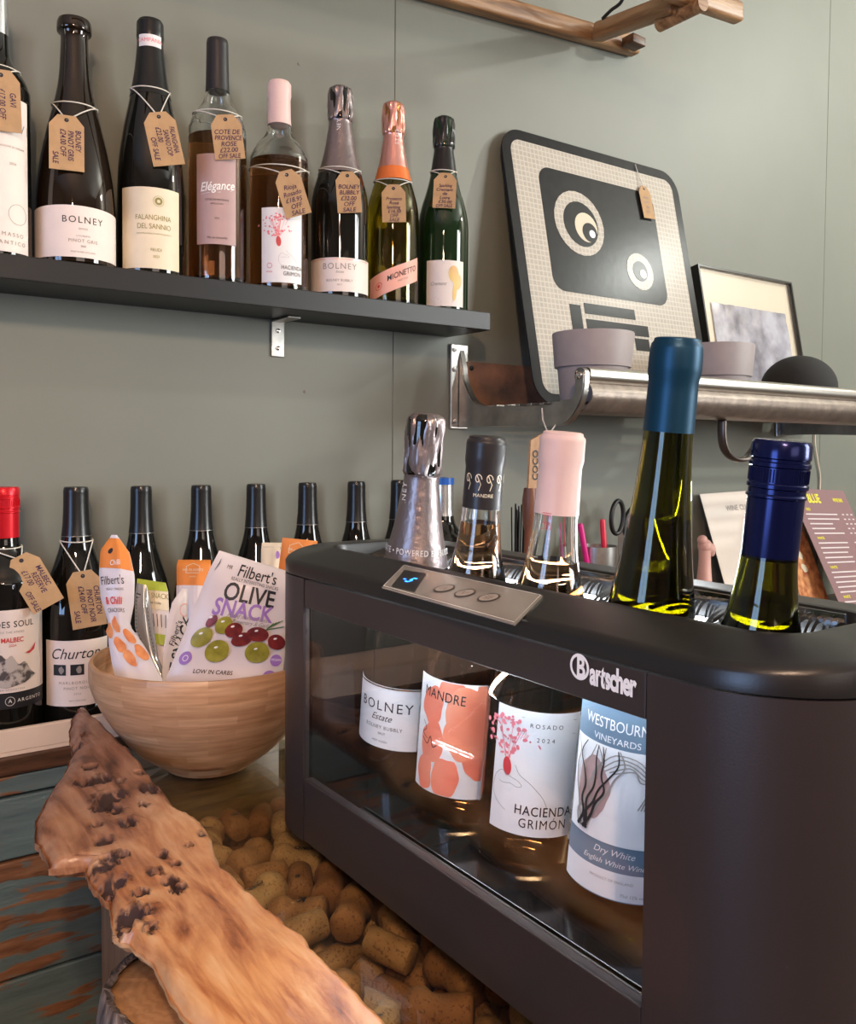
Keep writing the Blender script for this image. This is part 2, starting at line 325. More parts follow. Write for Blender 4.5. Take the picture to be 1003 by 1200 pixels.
# ---------------------------------------------------------------- object helpers
def prop(o, label=None, cat=None, group=None, kind=None):
    if label: o['label'] = label
    if cat: o['category'] = cat
    if group: o['group'] = group
    if kind: o['kind'] = kind
    return o
def thing(name, label, cat, loc=(0, 0, 0), group=None, rot=(0, 0, 0)):
    o = D.objects.new(name, None); o.empty_display_size = 0.02; C.objects.link(o)
    o.location = loc; o.rotation_euler = rot
    return prop(o, label, cat, group)
def obj(name, bm, mat, parent=None, smooth=False, angle=None):
    """bm is in parent-local coordinates"""
    me = D.meshes.new(name)
    if isinstance(bm, bmesh.types.BMesh):
        bm.normal_update(); bm.to_mesh(me); bm.free()
    else:
        me.from_pydata(bm[0], [], bm[1])
    me.materials.append(mat)
    o = D.objects.new(name, me); C.objects.link(o)
    if parent: o.parent = parent
    if smooth:
        me.shade_smooth()
        if angle:
            bm2 = bmesh.new(); bm2.from_mesh(me)
            for e in bm2.edges:
                if len(e.link_faces) == 2 and e.calc_face_angle(0) > math.radians(angle): e.smooth = False
            bm2.to_mesh(me); bm2.free()
    return o
def box(x0, x1, y0, y1, z0, z1, bev=0.0, bm=None, seg=2):
    bm = bm or bmesh.new()
    vs = [bm.verts.new(p) for p in [(x0, y0, z0), (x1, y0, z0), (x1, y1, z0), (x0, y1, z0), (x0, y0, z1), (x1, y0, z1), (x1, y1, z1), (x0, y1, z1)]]
    fs = [bm.faces.new([vs[i] for i in f]) for f in ((3, 2, 1, 0), (4, 5, 6, 7), (0, 1, 5, 4), (1, 2, 6, 5), (2, 3, 7, 6), (3, 0, 4, 7))]
    if bev:
        es = list({e for f in fs for e in f.edges})
        bmesh.ops.bevel(bm, geom=es, offset=bev, segments=seg, profile=0.5, affect='EDGES')
    return bm
def tube(pts, r, seg=10, bm=None, closed=False, caps=True):
    bm = bm or bmesh.new(); pts = [Vector(p) for p in pts]; n = len(pts); rings = []
    ref = None
    for i, p in enumerate(pts):
        a = pts[(i-1) % n] if (closed or i > 0) else p; b = pts[(i+1) % n] if (closed or i < n-1) else p
        t = (b-a).normalized()
        if ref is None:
            ref = Vector((0, 0, 1)) if abs(t.z) < 0.9 else Vector((1, 0, 0))
        s = t.cross(ref).normalized(); ref = s.cross(t).normalized()
        rr = r[i] if isinstance(r, (list, tuple)) else r
        rings.append([bm.verts.new(p + s*math.cos(2*PI*k/seg)*rr + ref*math.sin(2*PI*k/seg)*rr) for k in range(seg)])
    for i in range(n if closed else n-1):
        A, B = rings[i], rings[(i+1) % n]
        for k in range(seg): bm.faces.new((A[k], A[(k+1) % seg], B[(k+1) % seg], B[k]))
    if not closed and caps:
        bm.faces.new(rings[0][::-1]); bm.faces.new(rings[-1])
    bmesh.ops.recalc_face_normals(bm, faces=bm.faces)
    return bm
def catmull(pts, sub=5):
    out = []; P = [pts[0]]+list(pts)+[pts[-1]]
    for i in range(1, len(P)-2):
        for k in range(sub):
            t = k/sub; q = []
            for j in range(len(pts[0])):
                a, b, c, d = P[i-1][j], P[i][j], P[i+1][j], P[i+2][j]
                q.append(0.5*((2*b)+(-a+c)*t+(2*a-5*b+4*c-d)*t*t+(-a+3*b-3*c+d)*t**3))
            out.append(tuple(q))
    out.append(tuple(pts[-1])); return out
def lathe(prof, seg=48, bm=None, cap0=True, cap1=True, wob=None):
    """prof: (r, z) list from bottom to top"""
    bm = bm or bmesh.new(); rings = []
    for r, z in prof:
        rings.append([bm.verts.new((r*math.cos(2*PI*k/seg)*(1 if not wob else wob(k/seg, z)), r*math.sin(2*PI*k/seg)*(1 if not wob else wob(k/seg, z)), z)) for k in range(seg)])
    for A, B in zip(rings, rings[1:]):
        for k in range(seg): bm.faces.new((A[k], A[(k+1) % seg], B[(k+1) % seg], B[k]))
    if cap0: bm.faces.new(rings[0][::-1])
    if cap1: bm.faces.new(rings[-1])
    return bm
def prism(poly, z0, z1, bm=None, fn=None):
    """poly in (a,b), extruded along c; fn maps (a,b,c) -> xyz"""
    bm = bm or bmesh.new(); fn = fn or (lambda a, b, c: (a, b, c))
    A = [bm.verts.new(fn(a, b, z0)) for a, b in poly]; B = [bm.verts.new(fn(a, b, z1)) for a, b in poly]; n = len(poly)
    bm.faces.new(A[::-1]); bm.faces.new(B)
    for i in range(n): bm.faces.new((A[i], A[(i+1) % n], B[(i+1) % n], B[i]))
    bmesh.ops.recalc_face_normals(bm, faces=bm.faces)
    return bm
def rrect(x0, x1, y0, y1, r, seg=6):
    out = []
    for cx, cy, a0 in ((x1-r, y1-r, 0), (x0+r, y1-r, 90), (x0+r, y0+r, 180), (x1-r, y0+r, 270)):
        for k in range(seg+1):
            a = math.radians(a0+90*k/seg); out.append((cx+r*math.cos(a), cy+r*math.sin(a)))
    return out

# ---------------------------------------------------------------- flat print mapped on a surface
_tc = {}
def text_mesh(s, size, align='CENTER', shear=0.0, bold=0.0, space=1.0, sx=1.0):
    key = (s, align, shear, bold, space)
    if key not in _tc:
        c = D.curves.new('t', 'FONT'); c.body = s; c.align_x = align; c.align_y = 'CENTER'; c.size = 1.0
        c.shear = shear; c.offset = bold; c.space_character = space; c.resolution_u = 3; c.fill_mode = 'FRONT'
        o = D.objects.new('t', c); me = D.meshes.new_from_object(o)
        _tc[key] = ([tuple(v.co[:2]) for v in me.vertices], [tuple(p.vertices) for p in me.polygons])
        D.objects.remove(o); D.curves.remove(c); D.meshes.remove(me)
    v, f = _tc[key]
    return [(x*size*sx, y*size) for x, y in v], f
def shape2d(kind, *a):
    """returns (verts2d, faces)"""
    if kind == 'ell':
        cx, cy, rx, ry, rot = a[:5]; n = 24; ca, sa = math.cos(rot), math.sin(rot)
        vs = [(cx, cy)]
        for k in range(n):
            x, y = rx*math.cos(2*PI*k/n), ry*math.sin(2*PI*k/n); vs.append((cx+x*ca-y*sa, cy+x*sa+y*ca))
        return vs, [(0, 1+k, 1+(k+1) % n) for k in range(n)]
    if kind == 'blob':
        cx, cy, rx, ry, seed = a[:5]; n = 32; vs = [(cx, cy)]
        for k in range(n):
            t = 2*PI*k/n; q = 1+0.28*noise.noise((math.cos(t)*1.3+seed, math.sin(t)*1.3, seed*1.7)); vs.append((cx+rx*q*math.cos(t), cy+ry*q*math.sin(t)))
        return vs, [(0, 1+k, 1+(k+1) % n) for k in range(n)]
    if kind == 'rect':
        x0, x1, y0, y1 = a[:4]; st = a[4] if len(a) > 4 else 0.006
        nx = max(1, int((x1-x0)/st)); ny = max(1, int((y1-y0)/st)); vs = [(x0+(x1-x0)*i/nx, y0+(y1-y0)*j/ny) for j in range(ny+1) for i in range(nx+1)]
        return vs, [(j*(nx+1)+i, j*(nx+1)+i+1, (j+1)*(nx+1)+i+1, (j+1)*(nx+1)+i) for j in range(ny) for i in range(nx)]
    if kind == 'line':
        pts, wd = a; vs = []; fs = []
        for i, p in enumerate(pts):
            q0 = pts[max(0, i-1)]; q1 = pts[min(len(pts)-1, i+1)]
            dx, dy = q1[0]-q0[0], q1[1]-q0[1]; L = math.hypot(dx, dy) or 1; ww = wd[i] if isinstance(wd, (list, tuple)) else wd
            vs += [(p[0]-dy/L*ww/2, p[1]+dx/L*ww/2), (p[0]+dy/L*ww/2, p[1]-dx/L*ww/2)]
        for i in range(len(pts)-1): fs.append((2*i, 2*i+1, 2*i+3, 2*i+2))
        return vs, fs
    if kind == 'ring':
        cx, cy, r0, r1 = a[:4]; n = 28; vs = []; fs = []
        for k in range(n):
            c, s = math.cos(2*PI*k/n), math.sin(2*PI*k/n); vs += [(cx+r0*c, cy+r0*s), (cx+r1*c, cy+r1*s)]
        for k in range(n):
            q = (k+1) % n; fs.append((2*k, 2*k+1, 2*q+1, 2*q))
        return vs, fs
    if kind == 'poly':
        return list(a[0]), [tuple(range(len(a[0])))]
def T(s, x, y, size, mat, rot=0.0, name='lettering', **k):
    return ('T', s, x, y, size, mat, rot, name, k)
def S(mat, name, kind, *a):
    return ('S', kind, a, mat, name)
def refine(vs, fs, mx=.004):
    if not vs: return vs, fs
    bm = bmesh.new(); V_ = [bm.verts.new((x, y, 0)) for x, y in vs]
    for f in fs:
        try: bm.faces.new([V_[i] for i in f])
        except ValueError: pass
    bmesh.ops.triangulate(bm, faces=bm.faces)
    for _ in range(4):
        es = [e for e in bm.edges if e.calc_length() > mx]
        if not es: break
        bmesh.ops.subdivide_edges(bm, edges=es, cuts=1); bmesh.ops.triangulate(bm, faces=[f for f in bm.faces if len(f.verts) > 3])
    bm.verts.index_update(); out = ([tuple(v.co[:2]) for v in bm.verts], [tuple(v.index for v in f.verts) for f in bm.faces]); bm.free()
    return out
def add_prints(surf, prints, parent, eps=0.0003):
    """surf(x, y, lift) -> local point. One child mesh per (name, material)"""
    groups = {}; order = []
    for i, p in enumerate(prints):
        if p[0] == 'T':
            _, s, x, y, size, mat, rot, name, k = p
            vs, fs = text_mesh(s, size, **k); c, sn = math.cos(rot), math.sin(rot)
            vs = [(x+a*c-b*sn, y+a*sn+b*c) for a, b in vs]
        else:
            _, kind, a, mat, name = p; vs, fs = shape2d(kind, *a)
            if kind in ('ell', 'blob', 'poly', 'raw') and max(v[0] for v in vs)-min(v[0] for v in vs) > .008: vs, fs = refine(vs, fs)
        key = (name, mat.name)
        if key not in groups: groups[key] = ([], [], mat, name); order.append(key)
        V, F, _, _ = groups[key]; o = len(V)
        lift = eps*(1+0.55*order.index(key))+0.00001*(i % 7)
        V += [tuple(surf(x, y, lift)) for x, y in vs]; F += [tuple(o+j for j in f) for f in fs]
    for k in order:
        V, F, mat, name = groups[k]
        obj(name.split('#')[0], (V, F), mat, parent)
def cyl_surf(r, phi, z, off=0.0):
    def f(x, y, l):
        a = phi + x/r; q = r+l
        return (q*math.cos(a), q*math.sin(a), z+y)
    return f
def plane_surf(o, ex, ey, n=None):
    o = Vector(o); ex = Vector(ex).normalized(); ey = Vector(ey).normalized(); n = n or ex.cross(ey).normalized()
    return lambda x, y, l: o+ex*x+ey*y+n*l
def label_part(name, parent, r, phi, z0, z1, halfw, mat, prints=(), top=None, thick=0.00025):
    """curved paper label on a cylinder; top(x) optional extra height of the upper edge"""
    n = max(8, int(2*halfw/0.0025)); V = []; F = []
    zc = (z0+z1)/2
    for i in range(n+1):
        x = -halfw+2*halfw*i/n; a = phi+x/r; zt = z1+(top(x/halfw) if top else 0)
        zb = z0
        if callable(halfw): pass
        for rr, z in ((r+thick, zb), (r+thick, zt), (r+0.00005, zt), (r+0.00005, zb)):
            V.append((rr*math.cos(a), rr*math.sin(a), z))
    for i in range(n):
        a, b = 4*i, 4*i+4
        for k in range(4): F.append((a+k, b+k, b+(k+1) % 4, a+(k+1) % 4))
    F.append((0, 1, 2, 3)); F.append((4*n+3, 4*n+2, 4*n+1, 4*n))
    o = obj(name, (V, F), mat, parent, smooth=True, angle=30)
    if prints: add_prints(cyl_surf(r+thick, phi, zc), prints, o)
    return o

# ---------------------------------------------------------------- bottle
PROF = {  # (z fraction of height, radius fraction of body radius)
    'bordeaux': [(0, .93), (.006, .99), (.03, 1), (.3, 1), (.6, 1), (.645, .97), (.69, .82), (.735, .55), (.77, .43), (.82, .39), (.9, .375), (.965, .365), (.985, .365), (1, .34)],
    'burgundy': [(0, .93), (.006, .99), (.03, 1), (.3, 1), (.47, 1), (.54, .95), (.61, .83), (.68, .66), (.75, .5), (.82, .405), (.9, .365), (.965, .355), (.985, .355), (1, .33)],
    'champagne': [(0, .93), (.006, .99), (.03, 1), (.3, 1), (.42, 1), (.49, .95), (.56, .82), (.62, .68), (.70, .53), (.78, .43), (.828, .375), (.84, .38), (.848, .415), (.87, .42), (.9, .405), (.95, .41), (.975, .405), (.99, .375), (1, .27)],
    'slim': [(0, .93), (.006, .99), (.03, 1), (.25, 1), (.42, 1), (.49, .96), (.55, .85), (.61, .69), (.68, .53), (.74, .45), (.80, .405), (.9, .385), (.965, .375), (.985, .375), (1, .35)],
    'tallslim': [(0, .93), (.006, .99), (.03, 1), (.25, 1), (.33, .98), (.40, .93), (.47, .83), (.56, .68), (.66, .54), (.76, .44), (.84, .395), (.93, .38), (.975, .375), (1, .35)],
    'old_champagne': [(0, .93), (.006, .99), (.03, 1), (.3, 1), (.45, 1), (.53, .95), (.62, .8), (.71, .58), (.79, .43), (.85, .375), (.905, .345), (.92, .365), (.945, .38), (.985, .35), (1, .27)],
    'flute': [(0, .93), (.006, .99), (.03, 1), (.25, 1), (.38, .985), (.48, .92), (.58, .8), (.68, .64), (.78, .49), (.88, .395), (.95, .365), (.985, .36), (1, .34)],
    'skittle': [(0, .93), (.006, .99), (.03, 1), (.22, 1), (.34, .95), (.46, .83), (.58, .66), (.68, .50), (.76, .405), (.85, .36), (.94, .345), (.952, .43), (.985, .43), (1, .4)],
}
def prof_of(kind, H, R):
    return [(max(.001, r)*R, z*H) for z, r in [(a, b) for a, b in catmull(PROF[kind], 4)]]
def r_at(pr, z):
    for (r0, z0), (r1, z1) in zip(pr, pr[1:]):
        if z0 <= z <= z1: return r0+(r1-r0)*((z-z0)/max(1e-9, z1-z0))
    return pr[-1][0]
def sub_prof(pr, za, zb, off=0.0):
    out = [(r_at(pr, za)+off, za)]+[(r+off, z) for r, z in pr if za < z < zb]+[(r_at(pr, zb)+off, zb)]
    return out
def bottle(kind, H, R, base, label, glass, cap=None, capz=None, capname='capsule', wine=None, wlevel=None, group=None, tilt=(0, 0), thick=0.0028, capmode='plain', name='wine_bottle'):
    t = thing(name, label, 'bottle', base, group, (tilt[0], tilt[1], 0))
    pr = prof_of(kind, H, R)
    if wine:
        outer = sub_prof(pr, 0, (H if capz is None else H-0.002))
        inner = [(max(.0006, r-thick), max(z, .005)) for r, z in outer if z > 0.001]
        # punted floor
        prof = outer + [(inner[-1][0], outer[-1][1])] + inner[::-1][:-1] + [(inner[0][0]*.8, .006), (.0005, .009)]
        bm = lathe([(0.0005, .003)]+prof, 48, cap0=True, cap1=True)
        bmesh.ops.recalc_face_normals(bm, faces=bm.faces)
        obj('glass_body', bm, glass, t, smooth=True, angle=50)
        wl = wlevel*H
        wp = [(r-thick+0.0003, z) for r, z in sub_prof(pr, 0.0075, wl)]
        obj('wine', lathe(wp, 48), wine, t, smooth=True, angle=50)
    else:
        obj('glass_body', lathe(pr, 48), glass, t, smooth=True, angle=50)
    if cap:
        za = capz*H
        cp = sub_prof(pr, za, H, 0.0005)
        cp = [(cp[0][0]-0.0004, za)]+cp+[(cp[-1][0]*.9, H+0.0006), (0.0005, H+0.0008)]
        if capmode == 'screw':
            rc = r_at(pr, 0.95*H)+0.0012; h = H-za
            cp = [(rc-.0008, za), (rc, za+.0003)]
            zz = za; 
            cp += [(rc, za+h*.52), (rc+.0011, za+h*.53), (rc+.0011, za+h*.545), (rc+.0002, za+h*.56), (rc+.0002, za+h*.6), (rc+.0012, za+h*.61), (rc+.0012, za+h*.64), (rc+.0006, za+h*.65), (rc+.0006, za+h*.78), (rc+.0013, za+h*.79), (rc+.0013, za+h*.82), (rc+.0004, za+h*.83), (rc+.0004, za+h*.85), (rc+.0011, za+h*.86), (rc+.0009, za+h*.97), (rc-.0005, H+.0004), (0.0005, H+.0006)]
        if capmode == 'lip':
            cp = [(r+(0.0012 if H*.935 < z < H*.992 else 0), z) for r, z in cp]
            extra = []
            for (r, z), (r2, z2) in zip(cp, cp[1:]):
                extra.append((r, z))
            cp = extra+[cp[-1]]
        wob = None
        if capmode == 'foil':
            wob = lambda q, z: 1+(0.16*noise.noise((math.cos(q*2*PI)*3.2, math.sin(q*2*PI)*3.2, z*45))+0.05*noise.noise((math.cos(q*2*PI)*9, math.sin(q*2*PI)*9, z*60)))*(1 if z > H*.84 else 0)
            cc = []
            for (r, z) in cp:
                cc.append((r, z))
                if z > H*.86 and cc and len(cc) > 1:
                    pass
            cp = cc
        obj(capname, lathe(cp, 64, wob=wob), cap, t, smooth=True, angle=40)
        if capmode == 'screw':
            bm = bmesh.new(); rc2 = rc+.0007
            for k in range(60):
                a = 2*PI*k/60; p = Vector((rc2*math.cos(a), rc2*math.sin(a), 0))
                tube([p+Vector((0, 0, za+h*.66)), p+Vector((0, 0, za+h*.77))], .00035, 4, bm)
            k = obj('knurling', bm, cap, t); k['kind'] = 'stuff'
    return t, pr

def cam_phi(base):  # heading from the bottle towards the camera
    return math.atan2(CAM.y-base[1], CAM.x-base[0])

# ---------------------------------------------------------------- price tag
def price_tag(label, hole, lines, roll=0.0, vertical=True, necks=None, L=0.066, W=0.037, face=None, ink=INKV, size=0.0085, group='kraft price tags', ring=None, basis=None, strings=()):
    """hole: world point; roll: lean of the tag, bottom swinging to the viewer's right when positive"""
    hole = Vector(hole)
    t = thing('price_tag', label, 'tag', hole, group)
    dirc = face if face is not None else math.atan2(CAM.y-hole.y, CAM.x-hole.x)
    n = Vector((math.cos(dirc), math.sin(dirc), 0)); ex0 = Vector((-math.sin(dirc), math.cos(dirc), 0)); ey0 = Vector((0, 0, 1))
    if basis: ex0, ey0, n = basis
    c, s = math.cos(roll), math.sin(roll)
    ex = ex0*c+ey0*s; ey = -ex0*s+ey0*c
    # slight backward hang
    outl = [(-W/2, -L+.006), (W/2, -L+.006), (W/2, -.006), (W/2-.009, .006), (-W/2+.009, .006), (-W/2, -.006)]
    f = lambda a, b, q: ex*a+ey*b+n*q
    bm = prism(outl, -.0004, .0004, fn=f)
    o = obj('card', bm, CARD, t)
    hv, hf = shape2d('ell', 0, 0, .0024, .0024, 0)
    obj('eyelet', ([tuple(ex*a+ey*b+n*.0006) for a, b in hv], hf), INK, t)
    sf = lambda x, y, l: ex*x+ey*y+n*(.0004+l)
    pr = []
    if vertical:
        k = len(lines); pitch = (W*.86)/k
        for i, ln in enumerate(lines):
            x = W*.43-pitch*(i+.5)
            pr.append(T(ln[0], x, -.011-ln[1]*L, min(size, pitch*1.15), ink, -PI/2, align='LEFT', shear=.15, bold=.012, sx=ln[2] if len(ln) > 2 else .8))
    else:
        k = len(lines); pitch = (L-.018)/k
        for i, ln in enumerate(lines):
            pr.append(T(ln, random.uniform(-.001, .001), -.012-pitch*(i+.5), min(size, pitch*1.1), ink, random.uniform(-.06, .06), shear=.2, bold=.012, sx=min(1.0, (W*.88)/(max(1, len(ln))*min(size, pitch*1.1)*.62))))
    add_prints(sf, pr, o)
    if necks or strings:
        bm = bmesh.new()
        for P_ in strings: tube([p-hole for p in P_], .0008, 6, bm)
        for q in necks or ():
            q = Vector(q)-hole
            mid = q*.5+Vector((0, 0, -.002))
            tube([n*.001, mid*.5+n*.001, mid*1.1, q], .0008, 6, bm)
        if ring:  # loop round the neck: centre, radius
            cpt, rr = ring; cpt = Vector(cpt)-hole
            tube([cpt+Vector((rr*math.cos(a*PI/12), rr*math.sin(a*PI/12), .0015*math.sin(a*PI/12))) for a in range(24)], .0008, 6, bm, closed=True)
        obj('string', bm, STRING, t, smooth=True)
    return t
def bottle_tag(label, t, pr, dv, hole_px, lines, roll=0, L=.066, W=.037, **k):
    """dv: how far above the hole (pixels) the string goes round the neck"""
    b = Vector(t.location); ph = cam_phi(b); n0 = Vector((math.cos(ph), math.sin(ph), 0)); e = Vector((-n0.y, n0.x, 0))
    rr = ray(*hole_px); dist = math.hypot(b.x-CAM.x, b.y-CAM.y); rh = .03
    for _ in range(4):
        hole = CAM+rr*((dist-rh)/(rr.x*-n0.x+rr.y*-n0.y)); zh = hole.z-b.z; rh = r_at(pr, zh)+.0035
    # swing the hole back onto the bottle's curve when it sits off centre
    rb = r_at(pr, max(.01, zh-L))+.0035
    sa = min(.75, max(0, (rb-rh)/L)); ca = math.sqrt(1-sa*sa)
    zn = zh+dv*dist/FPX
    off = (hole-b).dot(e)
    strings = []
    for sg in (-1, 1):
        P_ = []
        for i in range(9):
            q = i/8; z = zn+(zh-zn)*q; a = math.acos(max(-1, min(1, 0))) ; x = sg*(r_at(pr, zn)+.001)*(1-q)+off*q
            r = r_at(pr, z)+.0018+.0015*q; y = math.sqrt(max(0, r*r-x*x)) if abs(x) < r else 0
            if i == 8: y = rh
            P_.append(b+e*x+n0*y+Vector((0, 0, z)))
        strings.append(P_)
    k.pop('face', None)
    return price_tag(label, hole, lines, roll=roll, strings=strings, ring=(b+Vector((0, 0, zn)), r_at(pr, zn)+.001), basis=(e, Vector((0, 0, 1))*ca-n0*sa, n0*ca+Vector((0, 0, 1))*sa), L=L, W=W, **k)

# ================================================================ THE ROOM
YW = 1.154; XL, XR, YF, ZC = -2.5, 3.0, -3.0, 2.9
def struct(name, bm, mat, parent=None):
    o = obj(name, bm, mat, parent)
    if not parent: o['kind'] = 'structure'
    return o
struct('floor', box(XL, XR, YF, YW+.1, -.1, 0), FLOORM)
struct('ceiling', box(XL, XR, YF, YW+.1, ZC, ZC+.1), CEIL)
wb = D.objects.new('wall_back', None); C.objects.link(wb); wb['kind'] = 'structure'
seams = [XofU(460, YW), XofU(960.5, YW)]; pw = seams[1]-seams[0]
xs = [XL-.1, seams[0]-pw, seams[0], seams[1], XR+.1]
obj('backing', box(XL-.1, XR+.1, YW+.012, YW+.1, 0, ZC), WALL, wb)
for a, b in zip(xs, xs[1:]):
    obj('panel', box(a+.0003, b-.0003, YW, YW+.012, 0, ZC, .001, seg=1), WALL, wb)
bm = bmesh.new()
for u, v in ((350, 75), (357, 459), (134, 664), (880, 455)):
    p = at(u, v, Y=YW); lathe([(.0022, 0), (.0016, .001), (.0005, .0012)], 8, bm=bm)
    bmesh.ops.transform(bm, matrix=Matrix.Translation(p) @ Matrix.Rotation(PI/2, 4, 'X'), verts=bm.verts[-24:])
obj('screw_hole', bm, DARKWALL, wb)
def wall_hole(name, axis, c, lo, hi, wlo, whi, zlo, zhi):
    """side wall with a window opening, as four slabs under one structure"""
    w_ = D.objects.new(name, None); C.objects.link(w_); w_['kind'] = 'structure'
    for a, b, z0, z1 in ((lo, wlo, 0, ZC), (whi, hi, 0, ZC), (wlo, whi, 0, zlo), (wlo, whi, zhi, ZC)):
        bm = box(c, c+.1, a, b, z0, z1) if axis == 'x' else box(a, b, c, c+.1, z0, z1)
        obj('panel', bm, DARKWALL, w_)
def window(name, axis, c, wlo, whi, zlo, zhi, nb):
    w_ = D.objects.new(name, None); C.objects.link(w_); w_['kind'] = 'structure'
    bm = bmesh.new(); t = .035
    for z in (zlo, (zlo+zhi)/2, zhi-t):
        box(c-.02, c+.02, wlo, whi, z, z+t, bm=bm) if axis == 'x' else box(wlo, whi, c-.02, c+.02, z, z+t, bm=bm)
    for i in range(nb+1):
        y = wlo+(whi-wlo-t)*i/nb
        box(c-.02, c+.02, y, y+t, zlo, zhi, bm=bm) if axis == 'x' else box(y, y+t, c-.02, c+.02, zlo, zhi, bm=bm)
    obj('window_frame', bm, TRAYM, w_)
wall_hole('wall_right', 'x', XR, YF, YW+.1, -2.1, -.9, 1.05, 2.5); window('window_1', 'x', XR-.08, -2.1, -.9, 1.05, 2.5, 3)
wall_hole('wall_left', 'x', XL-.1, YF, YW+.1, -.8, .3, .9, 2.2); window('window_2', 'x', XL+.08, -.8, .3, .9, 2.2, 2)
wall_hole('wall_front', 'y', YF-.1, XL, XR, -.7, 1.1, 1.5, 2.5); window('window_3', 'y', YF+.08, -.7, 1.1, 1.5, 2.5, 3)
for nm, p in (('right', BULBR), ('left', (-.55, -.9, 2.25)), ('middle', (-.2, -.4, 2.0))):
    b_ = thing('pendant_lamp', 'bare bulb on a black cord hanging %s of the viewer' % {'right': 'high to the right', 'left': 'to the left', 'middle': 'behind'}[nm], 'lamp', p)
    obj('cord', tube([(0, 0, .09), (0, 0, ZC-p[2])], .003), SCISS, b_)
    obj('socket', lathe([(.012, .062), (.018, .065), (.018, .09), (.006, .1)], 20), SCISS, b_, smooth=True, angle=40)

# ================================================================ WALL COUNTER, left
wc = thing('wall_counter', 'long counter along the wall clad in worn teal planks under a dark wood top', 'counter', (0, 0, 0))
YT = 1.047
obj('countertop', box(-1.5, 2.6, YT-.004, YW-.001, .989, 1.0106, .003), DARKWOOD, wc)
zs = [.9885, .964, .892, .7565, .619, .48, .34, .2, .06]
wear = [0.95, 0.9, 1.06, 0.92, 0.95, .96, .9, 1.0]
for i, (z1, z0) in enumerate(zip(zs, zs[1:])):
    p = obj('plank', box(-1.5, .6, YT, YT+.02, z0+.002, z1-.001, .002), TEAL, wc); p.color = (wear[i], 1, 1, 1)
obj('carcass', box(-1.49, 2.59, YT+.022, YW-.002, .03, .987), DARKWOOD, wc)

tr = thing('bottle_tray', 'long pale painted tray under the row of red wine bottles', 'tray', (0, 0, 1.0108))
bm = box(-.9, 1.05, YT-.001, YW-.001, 0, .004)
box(-.9, 1.05, YT-.001, YT+.006, .004, .029, .0012, bm); box(-.9, 1.05, YW-.006, YW-.001, .004, .029, bm=bm)
box(1.044, 1.05, YT+.006, YW-.006, .004, .029, bm=bm)
obj('rim', bm, TRAYM, tr)

# ================================================================ CORK BAR (glass topped display)
ZG = 1.003                                    # top of the glass
bar = thing('cork_display_bar', 'bar with a glass top laid over a bed of wine corks', 'counter', (0, 0, 0))
BX0, BX1, BY0, BY1 = .272, .62, .12, 1.04
obj('side_panel', box(BX0, BX0+.006, BY0, BY1, .02, .9965, .001), PALEWOOD, bar)
obj('side_panel', box(BX1-.016, BX1, BY0, BY1, .02, .9965, .001), PALEWOOD, bar)
obj('end_panel', box(BX0+.017, BX1-.017, BY0, BY0+.016, .02, .9965, .001), PALEWOOD, bar)
obj('bed', box(BX0+.0065, BX1-.017, BY0+.017, BY1, .9, .92), BASEWOOD, bar)
YB = .835
obj('board', box(BX0+.0065, BX1-.017, YB, YB+.10, .96, .995, .001), BASEWOOD, bar)
obj('board', box(BX0+.0065, BX1-.017, YB+.102, BY1-.001, .96, .994, .001), BASEWOOD, bar)
g = obj('glass_top', box(BX0-.002, BX1, BY0, BY1-.002, .9972, ZG, .0008, seg=1), BARGLASS, bar)

# corks: relaxed packing in two layers
def cork_mesh(kind):
    if kind == 'straight':
        pr_ = [(.0001, -.0225), (.0108, -.0225), (.0119, -.0215), (.0119, 0), (.0119, .0215), (.0108, .0225), (.0001, .0225)]
    elif kind == 'short':
        pr_ = [(.0001, -.019), (.0105, -.019), (.0116, -.018), (.0113, .018), (.0104, .019), (.0001, .019)]
    else:
        pr_ = [(.0001, -.024), (.0125, -.024), (.0142, -.021), (.0135, -.012), (.0118, -.002), (.0122, .004), (.0155, .009), (.0158, .014), (.0145, .020), (.009, .0235), (.0001, .0245)]
    bm = lathe(pr_, 18, cap0=False, cap1=False); bmesh.ops.remove_doubles(bm, verts=bm.verts, dist=.00025)
    for v in bm.verts: v.co += v.co.normalized()*.0003*noise.noise(v.co*150)
    me = D.meshes.new('cork'); bm.normal_update(); bm.to_mesh(me); bm.free(); me.materials.append(CORK); me.shade_smooth(); return me
CM = {k: cork_mesh(k) for k in ('straight', 'short', 'mushroom')}
RAD = {'straight': (.0121, .0225), 'short': (.0118, .019), 'mushroom': (.0150, .023)}
cx0, cx1, cy0, cy1 = BX0+.009, BX0+.180, .245, YB-.004
